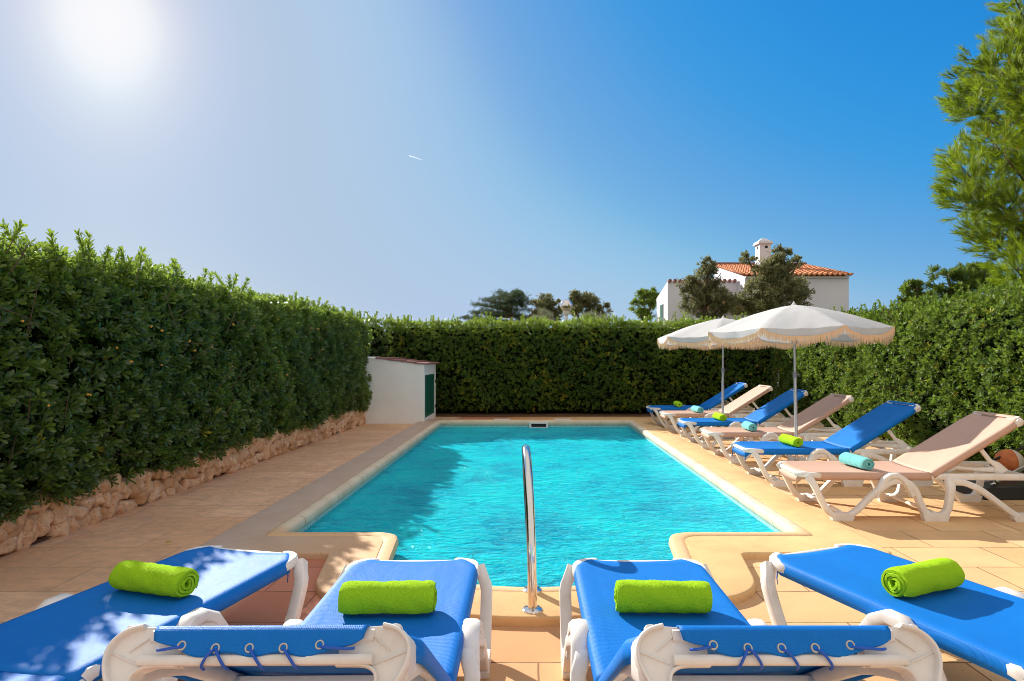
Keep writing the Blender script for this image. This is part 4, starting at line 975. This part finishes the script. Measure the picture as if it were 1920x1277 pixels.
# left wing
b = MB(); WXA, WXB, WYA, WYB, WZ1, WZ2 = 6.4, 9.7, 29.0, 31.6, 4.92, 4.35
b.add([hp(WXA, WYA, -.1), hp(WXB - .003, WYA, -.1), hp(WXB - .003, WYA, WZ1), hp(WXA, WYA, WZ1), hp(WXA, WYB, -.1), hp(WXA, WYB, WZ2), hp(WXB - .003, WYB, WZ2), hp(WXB - .003, WYB, -.1)],
      [(0, 1, 2, 3), (4, 0, 3, 5), (3, 2, 6, 5), (5, 6, 7, 4)])
b.build('wing_wall', M['house_plaster'], house, False)
b = MB()
for i in range(14):
    x = WXA + .1 + i * .235; b.tube([hp(x, WYA - .10, WZ1 + .03), hp(x, WYA + .4, WZ1 - .03)], .085, 8)
b.build('wing_roof', M['clay_dark'], house)
wv = MB().box(hp(WXA - .03, 29.9, 3.0), hp(WXA - .002, 30.6, 3.95)).build('window', M['house_plaster'], house, False)
b = MB(); 
for i in range(12): b.box(hp(WXA - .055, 29.95, 3.04 + i * .075), hp(WXA - .032, 30.55, 3.09 + i * .075))
b.build('shutter', M['shutter'], wv, False)
# lower porch roof under the wing
tiled_roof('porch_roof', 7.6, 9.4, 27.0, 3.35, 28.9, 3.95, house)
MB().box(hp(7.6, 27.1, 3.0), hp(9.4, 28.9, 3.3)).build('porch_wall', M['house_plaster'], house, False)

# ------------------------------------------------------------------ trees
def tree(name, base, lobes, m, label, size=.09, per=900, n=5, trunk_r=.12, wid=1.0, group=None, up=.3, light=.35, cat='tree', skirt=False, yel=.0):
    """lobes: (x,y,z,rx,ry,rz) ellipsoids of leaf clusters carried by limbs that leave the trunk"""
    base = Vector(base); root = empty(name, tuple(base), label=label, cat=cat, group=group); parts = []
    tb = MB(); cx = np.mean([l[0] for l in lobes]); cy = np.mean([l[1] for l in lobes]); zmin = min(l[2] - l[5] for l in lobes); zm = np.mean([l[2] for l in lobes])
    fork = Vector((cx, cy, zmin * .6 + zm * .4)) - base
    mid = fork * .5 + Vector((.1 * trunk_r * 5, 0, 0))
    tb.tube([Vector(p) for p in catmull([(0, 0, -.05), tuple(mid), tuple(fork)], 5)], [trunk_r * (1 - .05 * i) for i in range(11)], 10)
    for (x, y, z, rx, ry, rz) in lobes:
        c = Vector((x, y, z)) - base; st = fork * random.uniform(.75, 1.0); md = (st + c) / 2 + Vector((0, 0, .1 * rz))
        pts = catmull([tuple(st), tuple(md), tuple(c)], 3); tb.tube([Vector(p) for p in pts], [trunk_r * .5 * (1 - .8 * i / (len(pts) - 1)) + .006 for i in range(len(pts))], 6)
        for q in range(5):
            d = Vector((random.gauss(0, 1), random.gauss(0, 1), random.gauss(.3, .7))).normalized(); tb.tube([c, c + Vector((d.x * rx, d.y * ry, d.z * rz)) * .85], [trunk_r * .12 + .003, .004], 5)
        k = int(1.7 * per * (rx * ry + ry * rz + rx * rz) / 3)
        # clumps inside the lobe, not an even shell
        nc = max(8, k // 30); cd = unit(rng.normal(0, 1, (nc, 3))) * np.power(rng.uniform(.1, 1, (nc, 1)), .45)
        cr = rng.uniform(.18, .36, nc)
        idx = rng.integers(0, nc, k); off = rng.normal(0, 1, (k, 3)) * cr[idx][:, None] * .55
        q = cd[idx] + off; P = np.array([x, y, z]) + q * np.array([rx, ry, rz])
        D = q + np.array([0, 0, up]) + rng.normal(0, .4, (k, 3))
        tt = np.clip(light + rng.normal(0, .15, nc)[idx] + rng.normal(0, .08, k), 0, 1); yy = np.where(rng.uniform(0, 1, k) < yel, .8, 0)
        parts.append(rosettes(P, D, size * rng.uniform(.7, 1.3, k), n, (.3, 1.3), wid, tint=np.stack([tt, yy], 1)))
    V, F, T = join(parts); V = V - np.array(base)
    raw('crown', V, F, m, root, tint=T); tb.build('trunk', M['bark'], root)
    return root
def lob(px, py, rpx, D, rz=None, dd=0): # lobe by picture place at real distance
    p = at(px, py, D); r = rpx * D / FPX; return (p.x, p.y + dd, p.z, r, r * .9, (rz or rpx) * D / FPX)
# two evergreen trees before the house
D1 = 23.
tree('evergreen_tree', (at(1322, 0, D1).x, D1, 0), [lob(1325, 520, 24, D1, 28), lob(1302, 540, 24, D1, 22), lob(1340, 545, 26, D1, 24, .3), lob(1318, 572, 34, D1, 22), lob(1350, 575, 26, D1, 22, -.3), lob(1290, 528, 12, D1, 9), lob(1327, 497, 10, D1, 12)],
     M['olive'], 'dark olive tree left of the chimney, in front of the villa wing', .085, 1500, trunk_r=.14, light=.35)
tree('evergreen_tree', (at(1455, 0, D1).x, D1 + .4, 0), [lob(1450, 515, 36, D1, 30), lob(1480, 540, 36, D1, 28, .4), lob(1425, 540, 34, D1, 26, -.3), lob(1460, 490, 26, D1, 18), lob(1402, 485, 13, D1, 11), lob(1500, 560, 26, D1, 22), lob(1440, 575, 44, D1, 24), lob(1393, 572, 28, D1, 20), lob(1497, 490, 12, D1, 8), lob(1470, 472, 14, D1, 8)],
     M['olive'], 'broad olive green tree hiding the middle of the villa roof', .09, 1500, trunk_r=.17, light=.5)
# young pine left of the villa
D2 = 33.
tree('pine_tree', (at(1210, 0, D2).x, D2, 0), [lob(1208, 552, 20, D2, 14), lob(1195, 572, 14, D2, 12), lob(1222, 572, 15, D2, 13), lob(1205, 592, 18, D2, 10), lob(1228, 556, 9, D2, 8)], M['bright_pine'],
     'small bright green pine just left of the villa', .16, 520, n=7, wid=.7, trunk_r=.12, light=.5)
# round oaks by the lamp
D3 = 30.
tree('oak_tree', (at(1024, 0, D3).x, D3, 0), [lob(1022, 578, 24, D3, 20), lob(1005, 585, 17, D3, 15), lob(1042, 584, 16, D3, 16), lob(1030, 565, 16, D3, 11), lob(1018, 596, 28, D3, 12)], M['olive'],
     'rounded grey green tree between the cedar and the globe lamp', .13, 800, light=.45, group='round trees beyond the far hedge')
tree('oak_tree', (at(1100, 0, D3).x, D3 + 1, 0), [lob(1085, 560, 17, D3, 14), lob(1108, 572, 22, D3, 18), lob(1124, 582, 16, D3, 15), lob(1088, 582, 24, D3, 16), lob(1072, 570, 10, D3, 9)], M['olive'],
     'two topped dark green tree right behind the globe lamp', .13, 800, light=.35, group='round trees beyond the far hedge')
D4 = 19.
for (xs, lab) in (((1118, 1135, 1102), 'feathery grey green shrub top behind the hedge, right of the globe lamp'), ((1012, 1028), 'feathery grey green shrub top behind the hedge, left of the globe lamp')):
    tree('grey_shrub', (at(xs[0], 0, D4).x, D4, 0), [lob(x, 600 - (3 if k == 0 else 0), 14, D4, 12) for k, x in enumerate(xs)], M['grey_leaf'], lab, .10, 900, n=6, wid=.3, trunk_r=.04, light=.5, cat='shrub', group='grey shrubs behind the far hedge', up=1.)
# distant shrub right of villa
tree('shrub', (at(1600, 0, 26).x, 26, 0), [lob(1600, 590, 14, 26, 10), lob(1590, 598, 14, 26, 10)], M['bright_pine'], 'small green shrub top just right of the villa corner', .12, 500, trunk_r=.05, light=.3, cat='shrub')
# far pines at right
D5 = 20.
tree('pine_tree', (at(1722, 0, D5).x, D5, 0), [lob(1718, 540, 22, D5, 18), lob(1705, 558, 18, D5, 18), lob(1735, 560, 20, D5, 16), lob(1720, 572, 28, D5, 14)], M['bright_pine'],
     'lower dark pine beyond the right hedge, left one of the pair', .12, 900, n=7, wid=.7, light=.25, trunk_r=.14, group='dark pines beyond the right hedge')
tree('pine_tree', (at(1800, 0, D5).x, D5 + 1, 0), [lob(1775, 515, 22, D5, 16), lob(1800, 525, 26, D5, 20), lob(1828, 510, 26, D5, 20), lob(1782, 545, 30, D5, 20), lob(1840, 540, 30, D5, 20), lob(1860, 520, 24, D5, 22)], M['bright_pine'],
     'taller dark pine beyond the right hedge, next to the big pine', .12, 900, n=7, wid=.7, light=.25, trunk_r=.18, group='dark pines beyond the right hedge')

# cedar with flat layered boughs
def cedar():
    D = 32.; base = at(958, 0, D); base.z = 0; root = empty('cedar_tree', tuple(base), label='dark cedar with flat layered boughs beyond the far hedge', cat='tree')
    tb = MB(); parts = []; topz = at(0, 556, D).z
    tb.tube([(0, 0, 0), (.1, 0, topz * .5), (0, 0, topz * .9)], [.22, .16, .04], 8)
    boughs = [(930, 545, 990, 560), (905, 566, 985, 562), (936, 571, 1000, 566), (893, 573, 960, 580), (888, 587, 950, 590), (868, 596, 930, 600), (925, 558, 975, 556), (945, 553, 985, 575), (900, 580, 975, 585), (910, 590, 990, 592), (925, 577, 995, 583), (880, 601, 980, 604), (955, 590, 990, 600), (965, 553, 978, 553), (920, 568, 982, 572)]
    for i, (xa, ya, xb, yb) in enumerate(boughs):
        dd = random.uniform(-1.0, 1.0); p0 = at(xb, yb, D); p1 = at(xa, ya, D); p0.y += dd * .3; p1.y += dd
        c = Vector((base.x, D, (p0.z + p1.z) / 2 - .1)); tb.tube([c - base, (c + p1) / 2 - base + Vector((0, 0, -.04)), p1 - base], [.07, .04, .012], 6)
        k = 210; t = rng.uniform(0, 1, k); wdt = .08 + .4 * np.sin(np.clip(t, 0, 1) * math.pi * .85 + .3)
        P = np.outer(1 - t, np.array(p1)) + np.outer(t, np.array(p0)); P[:, 1] += rng.normal(0, 1, k) * wdt; P[:, 0] += rng.normal(0, .10, k); P[:, 2] += rng.normal(0, .035 + .03 * t, k) + .04 * np.sin(t * 9 + i)
        Dr = np.stack([rng.normal(-.4, .5, k), rng.normal(0, .5, k), rng.normal(.25, .25, k)], 1)
        parts.append(rosettes(P, Dr, .125, 5, (.4, 1.4), .5, tint=np.stack([rng.uniform(0, .8, k), (rng.uniform(0, 1, k) < .03) * .7], 1)))
    V, F, T = join(parts); raw('crown', V - np.array(base), F, M['cedar'], root, tint=T); tb.build('trunk', M['bark'], root)
cedar()

# big pine at the right edge: limbs, twigs and bundles of needles
def big_pine():
    base = Vector((8.6, 9.6, 0)); root = empty('pine_tree', tuple(base), label='large bright pine with long needles at the right edge, rising over the hedge', cat='tree')
    tb = MB(); tb.tube([Vector(p) for p in catmull([(0, 0, -.05), (.08, 0, 2), (-.05, .05, 4.5), (.1, 0, 7), (.0, 0, 9.5)], 5)], [.20 - .008 * i for i in range(21)], 10)
    edge = [(-260, 1930), (-160, 1915), (-60, 1905), (0, 1898), (45, 1885), (90, 1872), (125, 1838), (150, 1812), (180, 1800), (210, 1806), (240, 1850), (262, 1855), (290, 1796), (320, 1785), (350, 1790), (385, 1805), (420, 1822), (450, 1838), (480, 1880), (520, 1892), (548, 1905)]
    clumps = []
    for y, xe in edge:
        x = xe + 6; first = True
        while x < 2260:
            D = random.uniform(7.9, 9.6) if first or random.random() < .6 else random.uniform(9.6, 11.5)
            p = at(x + random.uniform(-6, 10), y + random.uniform(-16, 16), D); clumps.append((p, .24 if first else .36)); x += random.uniform(34, 52) if not first else 26; first = False
    NE = np.array([(-.040, 0, 0), (.040, 0, 0), (.022, 1, 0), (-.022, 1, 0)]); NF = np.array([(0, 1, 2, 3)]); parts = []
    for p, r in clumps:
        # limb from the trunk
        rel = p - base; h = max(.8, rel.z - random.uniform(.5, 1.5)); st = Vector((0, 0, h)); md = (st + rel) / 2 + Vector((0, 0, -.12))
        if random.random() < .45: tb.tube([Vector(q) for q in catmull([tuple(st), tuple(md), tuple(rel)], 3)], [.035, .032, .028, .022, .016, .011, .006], 5)
        outd = Vector((rel.x, rel.y, 0)).normalized() + Vector((0, 0, .45))
        k = int(26 * (r / .3) ** 2)
        q = rng.normal(0, 1, (k, 3)); q = unit(q) * rng.uniform(.2, 1, (k, 1)) ** .6 * r * np.array([1.05, 1.05, .8]); P = np.array(p) + q
        Dr = unit(q) * .8 + np.array(outd) * .7 + np.array([0, 0, .25])
        for i in range(0, k, 6): tb.tube([rel, Vector(P[i]) - base], [.005, .0025], 4)
        t0 = np.clip(rng.uniform(-.05, .8) + rng.normal(0, .15, k), 0, 1)
        # three whorls along every twig tip
        for f in (-.04, .0, .035, .07, .10):
            parts.append(rosettes(P + unit(Dr) * f, Dr, .095, 8, (.3, .8), 1.0, tint=np.stack([t0 + f * 2, (rng.uniform(0, 1, k) < .012) * .9], 1), leaf=NE, leaff=NF))
    V, F, T = join(parts); raw('crown', V - np.array(base), F, M['pine'], root, tint=T); tb.build('trunk', M['bark'], root)
big_pine()

# ------------------------------------------------------------------ globe lamp
Dl = 17.5; lp = at(1062, 573, Dl); lamp = empty('street_lamp', (lp.x, lp.y, 0), label='globe lamp on a post showing above the far hedge', cat='street lamp')
r = 11.8 * Dl / FPX
MB().tube([(0, 0, 0), (0, 0, lp.z - r - .06)], .04, 12).build('post', M['white'], lamp)
MB().lathe([(.055, -.10), (.075, -.06), (.09, -.01), (.09, .01), (.0, .02)], (0, 0, lp.z - r), 20).build('collar', M['white'], lamp)
gm = mat('lamp_glass', (.78, .74, .72), .06, .8, .85)
b = MB(); b.lathe([(r * math.sin(math.pi * k / 20), -r * math.cos(math.pi * k / 20)) for k in range(21)], (0, 0, lp.z), 32); b.build('globe', gm, lamp)

# ------------------------------------------------------------------ vapour trail high up
a_, b_ = at(768, 292, 9000), at(792, 300, 9000)
vm = mat('vapour', (.95, .97, 1.0), 1.0, 0); g_ = G(vm); _t = g_.n('BsdfTranslucent'); _t.inputs[0].default_value = (.80, .86, .95, 1); g_.l(_t.outputs[0], g_.out.inputs['Surface'])
mid = (a_ + b_) / 2
ct = MB(); ct.tube([a_ - mid, (a_ - mid) * .3, (b_ - mid) * .4, b_ - mid], [8, 7, 5, 3], 8); o = ct.build('vapour_trail', vm); o.location = mid
tag(o, 'short white vapour trail high in the blue sky', 'vapour trail')
